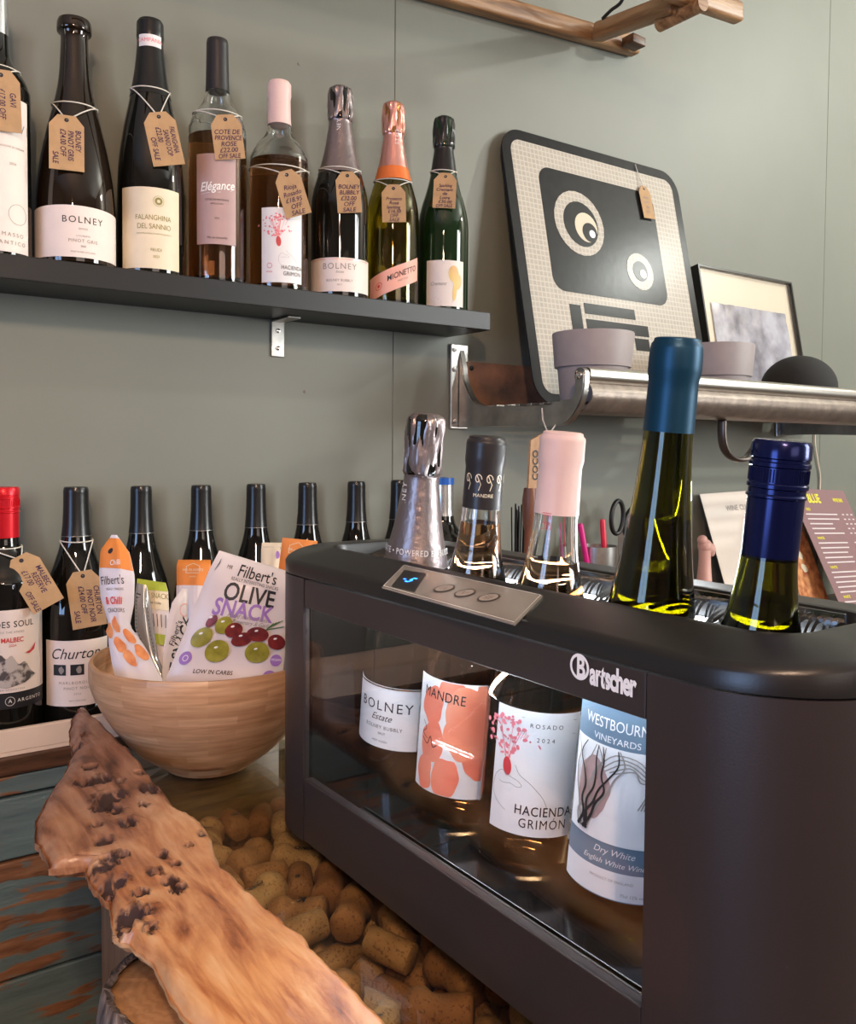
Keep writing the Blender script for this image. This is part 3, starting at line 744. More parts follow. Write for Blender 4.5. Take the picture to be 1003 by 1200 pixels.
def layer(n, z, seed, jit):
    rnd = random.Random(seed); items = []
    for i in range(n):
        k = rnd.choice(['straight', 'mushroom', 'mushroom', 'short'])
        items.append([rnd.uniform(cx0, cx1), rnd.uniform(cy0, cy1), rnd.uniform(0, PI), k])
    def ends(it):
        r, h = RAD[it[3]]; h -= r*.8; return [(it[0]+math.cos(it[2])*h*s, it[1]+math.sin(it[2])*h*s, r) for s in (-1, -.33, .33, 1)]
    for step in range(170):
        E_ = [ends(it) for it in items]; mv = [[0, 0, 0] for _ in items]
        for i in range(n):
            for j in range(i+1, n):
                if abs(items[i][0]-items[j][0]) > .062 or abs(items[i][1]-items[j][1]) > .062: continue
                for a in E_[i]:
                    for b in E_[j]:
                        dx, dy = a[0]-b[0], a[1]-b[1]; d = math.hypot(dx, dy) or 1e-6; o = (a[2]+b[2])*.97-d
                        if o > 0:
                            fx, fy = dx/d*o*.22, dy/d*o*.22
                            mv[i][0] += fx; mv[i][1] += fy; mv[j][0] -= fx; mv[j][1] -= fy
                            mv[i][2] += ((a[0]-items[i][0])*fy-(a[1]-items[i][1])*fx)*700; mv[j][2] -= ((b[0]-items[j][0])*fy-(b[1]-items[j][1])*fx)*700
        for it, m_ in zip(items, mv):
            it[0] = min(cx1-.01, max(cx0+.01, it[0]+m_[0]*.5)); it[1] = min(cy1-.012, max(cy0, it[1]+m_[1]*.5)); it[2] += max(-.2, min(.2, m_[2]))
            r, h = RAD[it[3]]
            ex = abs(math.cos(it[2]))*h+r*.6
            it[0] = min(cx1-ex*.8, max(cx0+ex*.8, it[0]))
    return [(x, y, a, k, z+rnd.uniform(-jit, jit*.3), rnd.uniform(-.15, .15)) for x, y, a, k in items]
ORD = ['nearest', 'second', 'third', 'fourth', 'fifth', 'sixth', 'seventh', 'eighth', 'ninth', 'tenth', 'eleventh', 'twelfth', 'thirteenth', 'fourteenth', 'fifteenth', 'sixteenth', 'seventeenth', 'eighteenth', 'nineteenth', 'twentieth']
corks = layer(57, .9775, 3, .006)
low = layer(62, .9465, 9, .004)
for i, (x, y, a, k, z, tl) in enumerate(corks+low):
    z0k = z; z = min(z, .9955-RAD[k][0]-.0225*abs(math.sin(tl)))
    o = D.objects.new('cork', CM[k]); C.objects.link(o)
    o.rotation_mode = 'QUATERNION'
    dv = Vector((math.cos(a)*math.cos(tl), math.sin(a)*math.cos(tl), math.sin(tl)))
    o.rotation_quaternion = dv.to_track_quat('Z', 'Y'); o.location = (x, y, z)
    pool = corks if i < 57 else low
    lane_of = lambda q: min(2, int((q[0]-cx0)/((cx1-cx0)/3)))
    lane = lane_of((x, y)); same = sorted([q for q in pool if q[3] == k and lane_of(q) == lane], key=lambda q: -q[1])
    prop(o, '%s cork, %s, %s, %s of its kind from the bowl' % ({'straight': 'straight', 'short': 'short', 'mushroom': 'mushroom shaped'}[k], 'top layer' if i < 57 else 'buried layer', ('beside the plank', 'mid bed', 'beside the cooler')[lane], ORD[same.index((x, y, a, k, z0k, tl))]), 'cork', 'corks under the glass bar top')
    if i < 57 and i % 2 == 0:   # a printed mark on the upper side
        rr = RAD[k][0] if k != 'mushroom' else .0137
        up = Vector((0, 0, 1)); side = dv.cross(up).normalized(); nn = side.cross(dv).normalized()
        q = o.rotation_quaternion.inverted()
        s_ = random.Random(i).choice(['X', '*', 'LL', 'VINO', 'K', 'T'])
        vs, fs = text_mesh(s_, .011 if len(s_) < 3 else .007, bold=.02)
        V = []
        for px_, py_ in vs:
            an = py_/rr; p = dv*(px_-.006)+side*(-math.sin(an)*(rr+.0005))+nn*(math.cos(an)*(rr+.0005)); V.append(tuple(q @ p))
        obj('printed_mark', (V, fs), BLACKINK, o)

# ================================================================ LOG, live edge plank
lg = thing('log_stump', 'upright log with grey bark and a fresh cut top under the burl plank', 'log', (at(222, 1150, Z=.99).x, at(222, 1150, Z=.99).y, 0))
wobf = lambda q, z: 1+.10*noise.noise((math.cos(q*2*PI)*1.1, math.sin(q*2*PI)*1.1, z*1.2+4))+.05*noise.noise((math.cos(q*2*PI)*7, math.sin(q*2*PI)*7, z*3))
obj('bark', lathe([(.056, 0)]+[(.056+.003*math.sin(z*40), z) for z in [i*.985/70 for i in range(1, 70)]]+[(.0565, .985), (.054, .993), (.049, .991)], 120, wob=wobf, cap1=False), BARK, lg, smooth=True)
obj('cut_face', lathe([(.0001, .9885), (.02, .989), (.0498, .9895), (.0498, .980)], 120, wob=wobf, cap0=False, cap1=False), RINGS, lg, smooth=True)

PLN = Vector((0, -.061, 1)).normalized(); PLP = Vector((.2, 1.1*.355, 1.355-.93*.355))
rows = [((93, 820), (97, 820)), ((84, 834), (106, 830)), ((80, 852), (120, 842)), ((84, 866), (130, 856)), ((86, 874), (141, 866)), ((78, 890), (155, 880)), ((66, 908), (170, 896)), ((54, 927), (180, 908)), ((42, 950), (192, 922)), ((38, 966), (201, 938)), ((46, 984), (216, 947)), ((59, 1003), (234, 958)),
        ((98, 1003), (246, 975)), ((104, 1020), (252, 992)), ((116, 1036), (262, 1008)), ((127, 1048), (275, 1021)), ((130, 1066), (288, 1033)), ((131, 1084), (310, 1050)), ((150, 1090), (334, 1072)), ((178, 1106), (362, 1102)), ((188, 1136), (390, 1130)), ((212, 1168), (425, 1163)), ((255, 1200), (460, 1200)), ((300, 1245), (505, 1245)), ((350, 1300), (560, 1300)), ((400, 1360), (620, 1360))]
NS = 56; SUBR = 7
L3 = [atp(*a, PLP, PLN) for a, b in rows]; R3 = [atp(*b, PLP, PLN) for a, b in rows]
def lin(P, sub):
    out = []
    for a, b in zip(P, P[1:]):
        for k in range(sub): out.append(a.lerp(b, k/sub))
    out.append(P[-1]); return out
L3 = lin(L3, SUBR); R3 = lin(R3, SUBR)
pits = [atp(u, v, PLP, PLN) for u, v in ((118, 915), (128, 935), (175, 925), (120, 945), (96, 918), (150, 965), (200, 1030), (125, 1010), (135, 1030), (155, 1070), (182, 1020), (208, 1040), (240, 975), (90, 830), (88, 872))]
pits += [atp(u, v, PLP, PLN) for u, v in ((105, 900), (140, 915), (135, 950), (165, 905), (112, 965), (168, 945), (122, 985), (142, 1000), (190, 1000), (205, 1010), (165, 1045), (148, 1078), (176, 1088), (222, 990), (100, 860))]
prad = [.012, .016, .011, .012, .008, .01, .008, .012, .012, .014, .008, .008, .005, .007, .008]+[.007, .006, .009, .006, .006, .005, .009, .007, .006, .005, .007, .008, .006, .004, .005]
V = []; F = []; pit = []
nr = len(L3); TH = .021
for i in range(nr):
    for side in (0, 1):
        for j in range(NS+1):
            s = j/NS; p = L3[i].lerp(R3[i], s)
            jag = .0018*noise.noise(p*160)+.003*noise.noise(p*45)
            e = min(s, 1-s)*(R3[i]-L3[i]).length
            el = min(1, s*(R3[i]-L3[i]).length/.02)
            p = p+Vector((jag*(1 if e < .01 else 0), jag*(1 if e < .01 else 0), 0))
            rnd_ = (1-min(1, e/.007))**2*.007
            rnd_ += (1-el)**2*.006
            q = 0
            for c_, r_ in zip(pits, prad):
                d = ((p-c_).length)/r_*(1+.5*noise.noise(p*200))
                q = max(q, max(0, 1-d))
            if side == 0:
                h = .0025*noise.noise(p*11)+(.0010*noise.noise(p*40)+.0005*noise.noise(p*120))*max(.12, min(1, (p.y-.42)*4)-.35*min(1, s*1.2)) - rnd_ - .010*q**.7 + .004*math.exp(-((q-.15)/.12)**2)*(1 if q > 0 else 0)
                V.append(tuple(p+PLN*h)); pit.append(min(1, q*2.4))
            else:
                V.append(tuple(p-PLN*(TH-rnd_*.9))); pit.append(0)
W2 = NS+1
for i in range(nr-1):
    for j in range(NS):
        a = (2*i)*W2+j; b = (2*i+2)*W2+j
        F.append((a, b, b+1, a+1)); a2 = a+W2; b2 = b+W2; F.append((a2, a2+1, b2+1, b2))
    F.append(((2*i)*W2, (2*i+1)*W2, (2*i+3)*W2, (2*i+2)*W2)); F.append(((2*i)*W2+NS, (2*i+2)*W2+NS, (2*i+3)*W2+NS, (2*i+1)*W2+NS))
for j in range(NS):
    F.append((j, j+1, W2+j+1, W2+j)); k = (2*nr-2)*W2; F.append((k+j, k+W2+j, k+W2+j+1, k+j+1))
pl = obj('live_edge_plank', (V, F), BURL, smooth=True, angle=60)
at_ = pl.data.attributes.new('pit', 'FLOAT', 'POINT'); at_.data.foreach_set('value', pit)
prop(pl, 'knotty burl plank with a pointed live edge along the cork bar', 'plank')

# ================================================================ UPPER BLACK SHELF
p0 = at(575, 366.5, Y=1.048); SZ = p0.z; SX1 = p0.x; ST = SZ-at(575, 387.3, Y=1.048).z
sh = thing('bottle_shelf', 'long black wall shelf carrying the upper row of tagged bottles', 'shelf', (0, 0, SZ))
obj('board', box(-.75, SX1, 1.048, YW-.0005, -ST, 0, .0012), BLACKSHELF, sh)
for u in (328, None):
    X = XofU(u, YW-.01) if u else -.35
    bm = box(X-.010, X+.010, YW-.0035, YW-.0005, -ST-.052, -ST-.0004, .0008); box(X-.010, X+.010, YW-.055, YW-.0037, -ST-.0034, -ST-.0004, .0008, bm)
    br = obj('bracket', bm, ZINC, sh)
    for dz in (-.015, -.04):
        sc = lathe([(.0001, 0), (.0032, 0), (.003, .001), (.0001, .0016)], 12, cap0=False, cap1=False)
        bmesh.ops.transform(sc, matrix=Matrix.Translation((X, YW-.0036, -ST+dz)) @ Matrix.Rotation(PI/2, 4, 'X'), verts=sc.verts)
        obj('screw', sc, CHROME, br)

def up_bottle(u, vtop, wpx, kind, label, glass, yoff=0.0, **k):
    R = None
    Y = 1.094+yoff
    p = at(u, 300, Y=Y); dep = (p-CAM).dot(FW)
    R = wpx/2*dep/FPX*1.0
    top = at(u, vtop, Y=Y).z
    t, pr = bottle(kind, top-SZ, R, (p.x, Y, SZ+.0002), label, glass, group=None, **k)
    return t, pr, R
GU = 'bottles on the black upper shelf'
# 1 - tall pale-capped bottle at the frame edge
t, pr, R = up_bottle(-4, -6, 76, 'bordeaux', 'silver capped dark bottle with tall pale label, first on the upper shelf', GLASSD, cap=CAPSIL2, capz=.845)
ph = cam_phi(t.location)+.15
label_part('label', t, R, ph, .004, .172, .033, PAPER, [T('GAVI', .014, .052, .014, GREYINK, space=1.4), T('DENOMINAZIONE DI ORIGINE', .006, .03, .003, GREYINK), T('2024', .012, .012, .004, GREYINK), S(GREYINK, 'lettering', 'ring', .018, -.042, .0108, .0113), T('MASSO', .012, -.065, .006, GREYINK, space=1.5), T('ANTICO', .012, -.074, .006, GREYINK, space=1.5)])
label_part('neck_label', t, r_at(pr, .80*.34)+.0001, ph, .792*pr[-1][1], .838*pr[-1][1], .012, CREAM)
bottle_tag('kraft tag reading GAVI on the bottle at the left frame edge', t, pr, 16, (1, 88), [('GAVI', .1), ('£17.00 OFF', .05), ('SALE', .3)], roll=.03)
# 2
t, pr, R = up_bottle(89, 26, 88, 'skittle', 'tapered black bottle with a low white label and flared lip on the upper shelf', GLASSBR)
ph = cam_phi(t.location)
label_part('label', t, R, ph, .006, .062, .066, PAPER, [T('BOLNEY', .008, .014, .0105, BLACKINK, space=1.25), T('ESTATE', .008, .004, .003, GREYINK), T('LYCHGATE', .008, -.004, .003, GREYINK), T('PINOT GRIS', .008, -.0095, .0052, GREYINK, space=1.2), T('2022', .008, -.0155, .0028, BLACKINK), T('WEST SUSSEX, ENGLAND', .008, -.022, .0024, GREYINK)], top=lambda s: .002*(1-s*s))
bottle_tag('kraft tag reading PINOT GRIS £24.00 on the tapered black bottle', t, pr, 24, (78, 141), [('BOLNEY', .0), ('PINOT GRIS', .02), ('£24.00 OFF', .0), ('SALE', .42)])
# 3
t, pr, R = up_bottle(177, 26, 75, 'flute', 'black flute bottle with a cream FALANGHINA label on the upper shelf', GLASSD, cap=CAPBLK, capz=.70, capmode='lip')
ph = cam_phi(t.location); H = pr[-1][1]
label_part('label', t, R, ph, .005, .101, .038, CREAM, [T('FALANGHINA', .003, .012, .0088, OLIVEINK, sx=.78), T('DEL SANNIO', .004, .0015, .0088, OLIVEINK, sx=.8), T('DENOMINAZIONE DI ORIGINE PROTETTA', .004, -.007, .0022, OLIVEINK), S(OLIVEINK, 'lettering', 'ring', .009, .032, .006, .0064), S(OLIVEINK, 'lettering', 'ring', .009, .032, .002, .0045), T('FEUDI', .006, -.026, .005, OLIVEINK), T('2023', .006, -.034, .004, OLIVEINK)])
lb = label_part('neck_label', t, r_at(pr, .925*H)+.0016, ph, .885*H, .93*H, .0145, PAPERW, [T('CAMPANIA', 0, 0, .0065, PINKINK)])
bottle_tag('kraft tag reading FALANGHINA £22.00 on the cream labelled flute bottle', t, pr, 36, (186, 137), [('FALANGHINA', .03, .62), ('SANNIO DOP', .08, .62), ('£22.00', .02), ('OFF SALE', .2)], roll=.2)
# 4
t, pr, R = up_bottle(255, 48, 66, 'bordeaux', 'clear bottle of amber rosé with a mauve label and black capsule', GLASSC, cap=CAPBLKS, capz=.79, wine=WAMBER, wlevel=.60)
ph = cam_phi(t.location); H = pr[-1][1]
label_part('label', t, R, ph-.05, .046, .158, .026, MAUVE, [T('Elégance', .001, .016, .0155, WHITEINK, .1, shear=.35, bold=.012, sx=.82), T('CÔTES DE PROVENCE', .001, -.001, .003, BLACKINK), T('APPELLATION', .001, -.006, .0025, BLACKINK), T('2024', .001, -.024, .003, BLACKINK), T('Mis en bouteille', .001, -.048, .004, BLACKINK, shear=.3), S(WHITEINK, 'lettering', 'line', [(-.019, .006), (-.01, .0075), (.004, .0085), (.02, .012)], .0004)])
bottle_tag('kraft tag reading COTE DE PROVENCE £22.00 on the amber rosé bottle', t, pr, 14, (264, 140), ['COTE DE', 'PROVENCE', 'ROSE', '£22.00', 'OFF SALE'], roll=.13, vertical=False, L=.055, face=cam_phi(t.location)+.5)
def splash(cx, cy, s, seed=1, mat=PINKINK):
    r_ = random.Random(seed); out = []
    for i in range(60):
        a = PI/2+r_.gauss(0, .55); d = s*r_.uniform(.15, 1)
        out.append(S(mat, 'printed_bouquet', 'ell', cx+d*math.cos(a), cy+d*math.sin(a), s*r_.uniform(.015, .055), s*r_.uniform(.02, .06), r_.random()*3))
    for i in range(12):
        a = PI/2+r_.gauss(0, .4); out.append(S(mat, 'printed_bouquet', 'line', [(cx, cy), (cx+s*.8*math.cos(a), cy+s*.8*math.sin(a))], s*.012))
    out += [S(REDINK, 'printed_stem', 'ell', cx+s*.02, cy-s*.1, s*.10, s*.2, .1), S(PINKINK, 'printed_bouquet', 'ell', cx+s*.02, cy-s*.02, s*.06, s*.08, 0)]
    return out
HAND = [(-.6, -.1), (-.4, .1), (-.15, 0), (.1, -.08), (.22, -.2), (.1, -.26), (-.1, -.2), (-.3, -.24), (-.45, -.22)]
def sketch(cx, cy, s):
    a = [(cx+x*s, cy+y*s) for x, y in HAND]; b = [(cx+x*s, cy+y*s) for x, y in [(0, .35), (.15, .1), (.45, -.1), (.8, -.45), (.95, -.75)]]
    c_ = [(cx+x*s, cy+y*s) for x, y in [(-.6, -.1), (-.65, -.5), (-.5, -.8), (-.2, -1)]]
    return [S(GREYINK, 'sketch_line', 'line', catmull(q, 5), s*.014) for q in (a, b, c_)]
# 5
t, pr, R = up_bottle(327, 97, 67, 'bordeaux', 'rosé bottle with pink cap and white flower label on the upper shelf', GLASSC, cap=CAPPINK, capz=.795, wine=WAMBER, wlevel=.62, capmode='lip')
ph = cam_phi(t.location); H = pr[-1][1]
label_part('label', t, R, ph+.12, .008, .105, .0285, PAPERW, splash(-.006, .008, .033)+sketch(.005, -.012, .016)+[T('HACIENDA', .013, -.029, .0074, BLACKINK, space=1.1, sx=.75), T('GRIMON', .013, -.037, .0074, BLACKINK, space=1.1, sx=.8), S(REDINK, 'lettering', 'ring', -.017, -.027, .003, .0035), T('RIOJA', -.017, -.035, .003, REDINK)])
bottle_tag('kraft tag reading Rioja Rosado £18.95 on the pink capped rosé bottle', t, pr, 13, (336, 205), ['Rioja', 'Rosado', '£18.95', 'OFF', 'SALE'], roll=.3, vertical=False, L=.06, W=.034)
# 6
t, pr, R = up_bottle(398, 103, 67, 'champagne', 'black sparkling bottle with mauve foil and low pale label on the upper shelf', GLASSD, cap=CAPSILV, capz=.585, capname='foil', capmode='foil')
ph = cam_phi(t.location); H = pr[-1][1]
label_part('label', t, R, ph, .006, .052, .056, PAPER, [T('BOLNEY', 0, .011, .0115, GREYINK, space=1.2), T('Estate', 0, .0035, .0045, GREYINK, shear=.4), T('BOLNEY BUBBLY', 0, -.008, .0046, GREYINK, space=1.1), T('BRUT', 0, -.014, .0028, GREYINK), S(CAPROSE, 'gold_line', 'rect', -.05, .05, .0205, .0214, .003)])
add_prints(lambda x, y, l: cyl_surf(r_at(pr, .80*H)+.001, ph-.1, .78*H)(x, y, l), [T('BOLNEY', 0, 0, .0075, PAPERW, PI/2, space=1.2)], t)
bottle_tag('kraft tag reading BUBBLY £32.00 on the mauve foiled bottle', t, pr, 13, (407, 206), ['BOLNEY', 'BUBBLY', '£32.00', 'OFF', 'SALE'], roll=.07, vertical=False, L=.058, W=.033)
# 7
t, pr, R = up_bottle(460, 121, 61, 'champagne', 'yellow green prosecco bottle with rose gold foil and diagonal pink label', GLASSYG, cap=CAPROSE, capz=.66, capname='foil', wine=WYEL, wlevel=.6, capmode='foil')
ph = cam_phi(t.location); H = pr[-1][1]
obj('foil_collar', lathe([(r+.0009, z) for r, z in sub_prof(pr, .61*H, .675*H)], 48, cap0=False, cap1=False), ORANGEFOIL, t, smooth=True)
def slant(r, phi, z): 
    return lambda x, y, l: cyl_surf(r, phi, z)(x, y+x*.42, l)
V = []; F = []; n = 30
o = obj('label', (lambda n: ([tuple(slant(R, ph+.1, .035)(-.042+.084*i/n, yy, ll)) for i in range(n+1) for yy, ll in ((-.0165, .0001), (.0165, .0001), (.0165, .0004), (-.0165, .0004))], [(4*i+k, 4*i+(k+1) % 4, 4*i+4+(k+1) % 4, 4*i+4+k) for i in range(n) for k in range(4)]+[(0, 3, 2, 1), (4*n, 4*n+1, 4*n+2, 4*n+3)]))(40), SALMON, t, smooth=True, angle=30)
add_prints(slant(R+.0004, ph+.1, .035), [T('MIONETTO', .012, .003, .0115, BLACKINK, bold=.01, sx=.8), T('PRESTIGE', .012, -.006, .004, GREYINK), S(PAPERW, 'border', 'line', [(-.04, .0145), (.04, .0145)], .0006), S(PAPERW, 'border', 'line', [(-.04, -.0145), (.04, -.0145)], .0006), S(REDINK, 'crest', 'ring', -.024, -.002, .0045, .0052), S(REDINK, 'crest', 'ell', -.024, -.002, .002, .002, 0)], o)
add_prints(cyl_surf(r_at(pr, .80*H)+.001, ph+.35, .78*H), [T('MIONETTO', 0, 0, .008, PAPERW, PI/2, space=1.1)], t)
bottle_tag('kraft tag reading Prosecco Rosé Sparkling £16.50 on the rose gold bottle', t, pr, 14, (461, 221), ['Prosecco', 'Rosé', 'Sparkling', '£16.50', 'OFF', 'SALE'], roll=.03, vertical=False, L=.055, W=.034)
# 8
t, pr, R = up_bottle(519, 138, 59, 'champagne', 'dark green sparkling bottle with black foil, last on the upper shelf', GLASSGR, cap=CAPBLK, capz=.71, capname='foil', capmode='foil')
ph = cam_phi(t.location); H = pr[-1][1]
label_part('label', t, R, ph+.12, .004, .072, .0305, PAPER, [S(TAN, 'balloon_print', 'ell', .0125, .014, .0085, .0125, .1), S(TAN, 'balloon_print', 'ell', .019, .003, .007, .012, -.1), S(TAN, 'balloon_print', 'ell', .014, -.012, .0035, .014, -.1), T('Cremant', -.012, -.001, .0075, GREYINK, shear=.45, sx=.9)]+[S(GREYINK, 'lettering', 'line', [(-.016+.004*i, -.021-.003*i), (.012, -.021-.003*i)], .0004) for i in range(3)])
bottle_tag('kraft tag reading Sparkling Cremant de Loire £30.00 on the dark green bottle', t, pr, 10, (522, 207), ['Sparkling', 'Cremant', 'de', 'Loire', '£30.00', 'OFF SALE'], roll=-.04, vertical=False, L=.058, W=.034)

# ================================================================ LOWER ROW
BZ = 1.0150
def low_bottle(u, vtop, wpx, kind, label, glass, Y=1.1005, **k):
    p = at(u, 700, Y=Y); dep = (p-CAM).dot(FW); R = wpx/2*dep/FPX if k.get('group') is None else .0350; top = at(u, vtop, Y=Y).z
    t, pr = bottle(kind, top-BZ, R, (p.x, Y, BZ), label, glass, **k); return t, pr, R
t, pr, R = low_bottle(6, 571, 80, 'bordeaux', 'red capped MALBEC bottle with a mountain label at the left of the lower row', GLASSD, cap=CAPRED, capz=.79, capmode='screw')
ph = cam_phi(t.location); H = pr[-1][1]
mt = catmull([(-.035, -.018), (-.026, -.012), (-.02, -.002), (-.014, -.004), (-.006, .009), (.0, .004), (.006, .0075), (.013, -.003), (.02, -.001), (.027, -.012), (.034, -.018)], 3)
label_part('label', t, R, ph, .062, .155, .052, PAPER, [T('ALPES DES SOUL', -.004, .030, .0098, BLACKINK, bold=.005, space=1.1, sx=.9), T('ESTATE OF THE ANDES', 0, .0215, .0032, GREYINK, space=1.2), T('MALBEC', .007, .0125, .0075, REDINK, bold=.02, sx=.85), T('2024', .007, .0065, .004, REDINK), S(MTN, 'mountain_print', 'poly', [(x, y-.012) for x, y in mt]+[(.02, -.037), (0, -.041), (-.02, -.037)]), S(REDINK, 'condor_print', 'poly', [(.021, -.003), (.027, -.001), (.034, .007), (.032, -.001), (.025, -.005)]), T('MENDOZA ARGENTINA', 0, -.043, .003, GREYINK, space=1.3)])
label_part('band_label', t, R, ph, .044, .061, .052, BLACKINK, [T('BODEGA', -.02, 0, .0055, WHITEINK, space=1.3), T('A', .004, 0, .006, WHITEINK), S(WHITEINK, 'lettering', 'ring', .004, 0, .0047, .0051), T('ARGENTO', .027, 0, .0055, WHITEINK, space=1.3)])
bottle_tag('kraft tag reading MALBEC RESERVE £17.00 leaning on the red capped bottle', t, pr, 13, (25, 657), [('MALBEC', .03), ('RESERVE', .1), ('£17.00', .0), ('OFF SALE', .35, .7)], roll=.48, L=.066, W=.036)
t, pr, R = low_bottle(90, 571, 76, 'burgundy', 'black pinot noir bottle with a pale label of three dark squares', GLASSD, cap=CAPBLK, capz=.80)
ph = cam_phi(t.location); H = pr[-1][1]
sq = [S(BLACKINK, 'printed_squares', 'rect', x-.0075, x+.0075, -.002, .0105) for x in (-.020, 0, .020)]+[S(GREYINK, 'square_detail', 'blob', x+.002, .004, .003, .004, x*100) for x in (-.020, 0, .020)]
label_part('label', t, R, ph, .035, .112, .040, PAPER, [T('Churton', -.003, .0225, .0175, BLACKINK, shear=.35, sx=.95)]+sq+[T('MARLBOROUGH', 0, -.011, .0046, GREYINK, space=1.3), T('PINOT NOIR', 0, -.0175, .0046, GREYINK, space=1.2), T('2022', 0, -.024, .0032, GREYINK, space=1.3), T('NEW ZEALAND', 0, -.032, .0026, GREYINK)])
bottle_tag('kraft tag reading PINOT NOIR £24.00 on the lower row black bottle', t, pr, 36, (97, 675), [('CHURTON', .03), ('PINOT NOIR', .08), ('£24.00 OFF', .0), ('SALE', .42)], roll=.13, L=.066, W=.038)
ringdef = 'thin_white_ring'
def neck_ring(t, pr, frac):
    H = pr[-1][1]; r = r_at(pr, frac*H)+.0007
    obj('capsule_edge', lathe([(r, frac*H-.0004), (r+.0003, frac*H), (r, frac*H+.0004)], 40, cap0=False, cap1=False), ZINC, t, smooth=True)
neck_ring(t, pr, .80)
names = [(166, 570, 'second black capped bottle behind the chilli cracker bag'), (236, 569, 'black capped bottle behind the orange topped snack box'), (300, 567.5, 'black capped bottle standing behind the olive snack bag'), (360, 566, 'black capped bottle left of the cooler top, behind the orange bag'), (417, 564.5, 'black capped bottle rising just behind the cooler\'s left corner'), (467, 563, 'black capped bottle half hidden by the mauve foiled bottle')]
for u, v, l in names:
    t, pr, R = low_bottle(u, v, 74, 'burgundy', l, GLASSD, cap=CAPBLK, capz=.80, group='unlabelled black capped bottles of the lower row'); neck_ring(t, pr, .80)
    label_part('label', t, R, cam_phi(t.location), .035, .112, .036, PAPER)
t, pr, R = low_bottle(518, 560, 66, 'bordeaux', 'bottle with white capsule and blue top behind the cooler', GLASSD, cap=CAPSIL2, capz=.80)
H = pr[-1][1]; obj('blue_cap', lathe([(r_at(pr, .97*H)+.0012, .965*H), (r_at(pr, .97*H)+.0012, H), (.001, H+.0015)], 32), M('blue_cap', (.02, .12, .5), .3), t, smooth=True, angle=40)

# ================================================================ BOWL AND SNACKS
BC = (.357, .921); bz = ZG+.0002
bowl = thing('wooden_bowl', 'round laminated bamboo bowl full of snack pouches on the glass bar', 'bowl', (BC[0], BC[1], bz))
out_ = catmull([(.0005, 0), (.04, 0), (.050, .005), (.080, .028), (.107, .064), (.1225, .098), (.1235, .121)], 6)
inn = catmull([(.1175, .121), (.1165, .098), (.101, .066), (.076, .034), (.046, .013), (.0005, .008)], 6)
obj('bowl_body', lathe(out_+[(.1222, .1238), (.119, .1238)]+inn, 96, cap0=False, cap1=False), BAMBOO, bowl, smooth=True, angle=45)
phb = cam_phi(BC)-.05
V = []; F = []
for i in range(13):
    a = phb-.24+.48*i/12
    for r, z in ((.0735, .0205), (.062, .0115)):
        V.append(((r+.0022)*math.cos(a), (r+.0022)*math.sin(a), z-.001))
F = [(2*i, 2*i+1, 2*i+3, 2*i+2) for i in range(12)]
obj('paper_sticker', (V, F), PAPERT, bowl)

def pouch(name, label, rws, depth, mat, prints=(), thick=.012, group='snack pouches in the bowl', size=None, nx=22, crimp=True):
    """rws: list of (Lpx, Rpx, depth) rows from the top to the bottom; filled film pouch.
       prints use pouch coordinates in metres, origin top left, x right, y down negative"""
    A = [at(*r[0], d=r[2]) for r in rws]; B = [at(*r[1], d=r[3] if len(r) > 3 else r[2]) for r in rws]
    cum = [0]
    for i in range(len(rws)-1):
        cum.append(cum[-1]+(((A[i]+B[i])/2)-((A[i+1]+B[i+1])/2)).length)
    Ht = cum[-1]; Wd = max((B[i]-A[i]).length for i in range(len(rws)))
    org = (A[0]+B[-1])/2
    def base(s, t):
        t = min(max(t, 0), 1)*Ht; k = 0
        while k < len(cum)-2 and cum[k+1] < t: k += 1
        f = (t-cum[k])/(cum[k+1]-cum[k]); a = A[k].lerp(A[k+1], f); b = B[k].lerp(B[k+1], f)
        return a.lerp(b, s)
    nrm = (B[0]-A[-1]).cross(A[0]-B[-1]).normalized()
    nrm = (B[-1]-A[0]).cross(B[0]-A[-1]).normalized()
    if nrm.dot(FW) > 0: nrm = -nrm
    def bul(s, t):
        f = (max(0, 1-abs(2*s-1)**2.6))**.8*(max(0, min(1, t*5)))**.8
        return thick*f*(.8+.35*noise.noise((s*3, t*3.5, thick*90)))+.0004
    Sf = lambda s, t, l, sg=1: base(s, t)+nrm*(sg*(bul(s, t)+l))-org
    ny = 30; V = []; F = []
    for sg in (1, -1):
        for j in range(ny+1):
            for i in range(nx+1): V.append(tuple(Sf(i/nx, j/ny, 0, sg)))
    W1 = nx+1; N = W1*(ny+1)
    for j in range(ny):
        for i in range(nx):
            a = j*W1+i; F.append((a, a+W1, a+W1+1, a+1)); F.append((N+a, N+a+1, N+a+W1+1, N+a+W1))
    for j in range(ny):
        for i in (0, nx):
            a = j*W1+i; F.append((a, a+W1, N+a+W1, N+a))
    for i in range(nx):
        for j in (0, ny):
            a = j*W1+i; F.append((a, a+1, N+a+1, N+a))
    t = thing(name, label, 'snack bag', org, group)
    o = obj('film', (V, F), mat, t, smooth=True, angle=70)
    bmx = bmesh.new(); bmx.from_mesh(o.data); bmesh.ops.recalc_face_normals(bmx, faces=bmx.faces); bmx.to_mesh(o.data); bmx.free()
    if prints: add_prints(lambda x, y, l: Sf(x/Wd, -y/Ht, l+.0002), prints(Wd, Ht), t, eps=.00035)
    return t
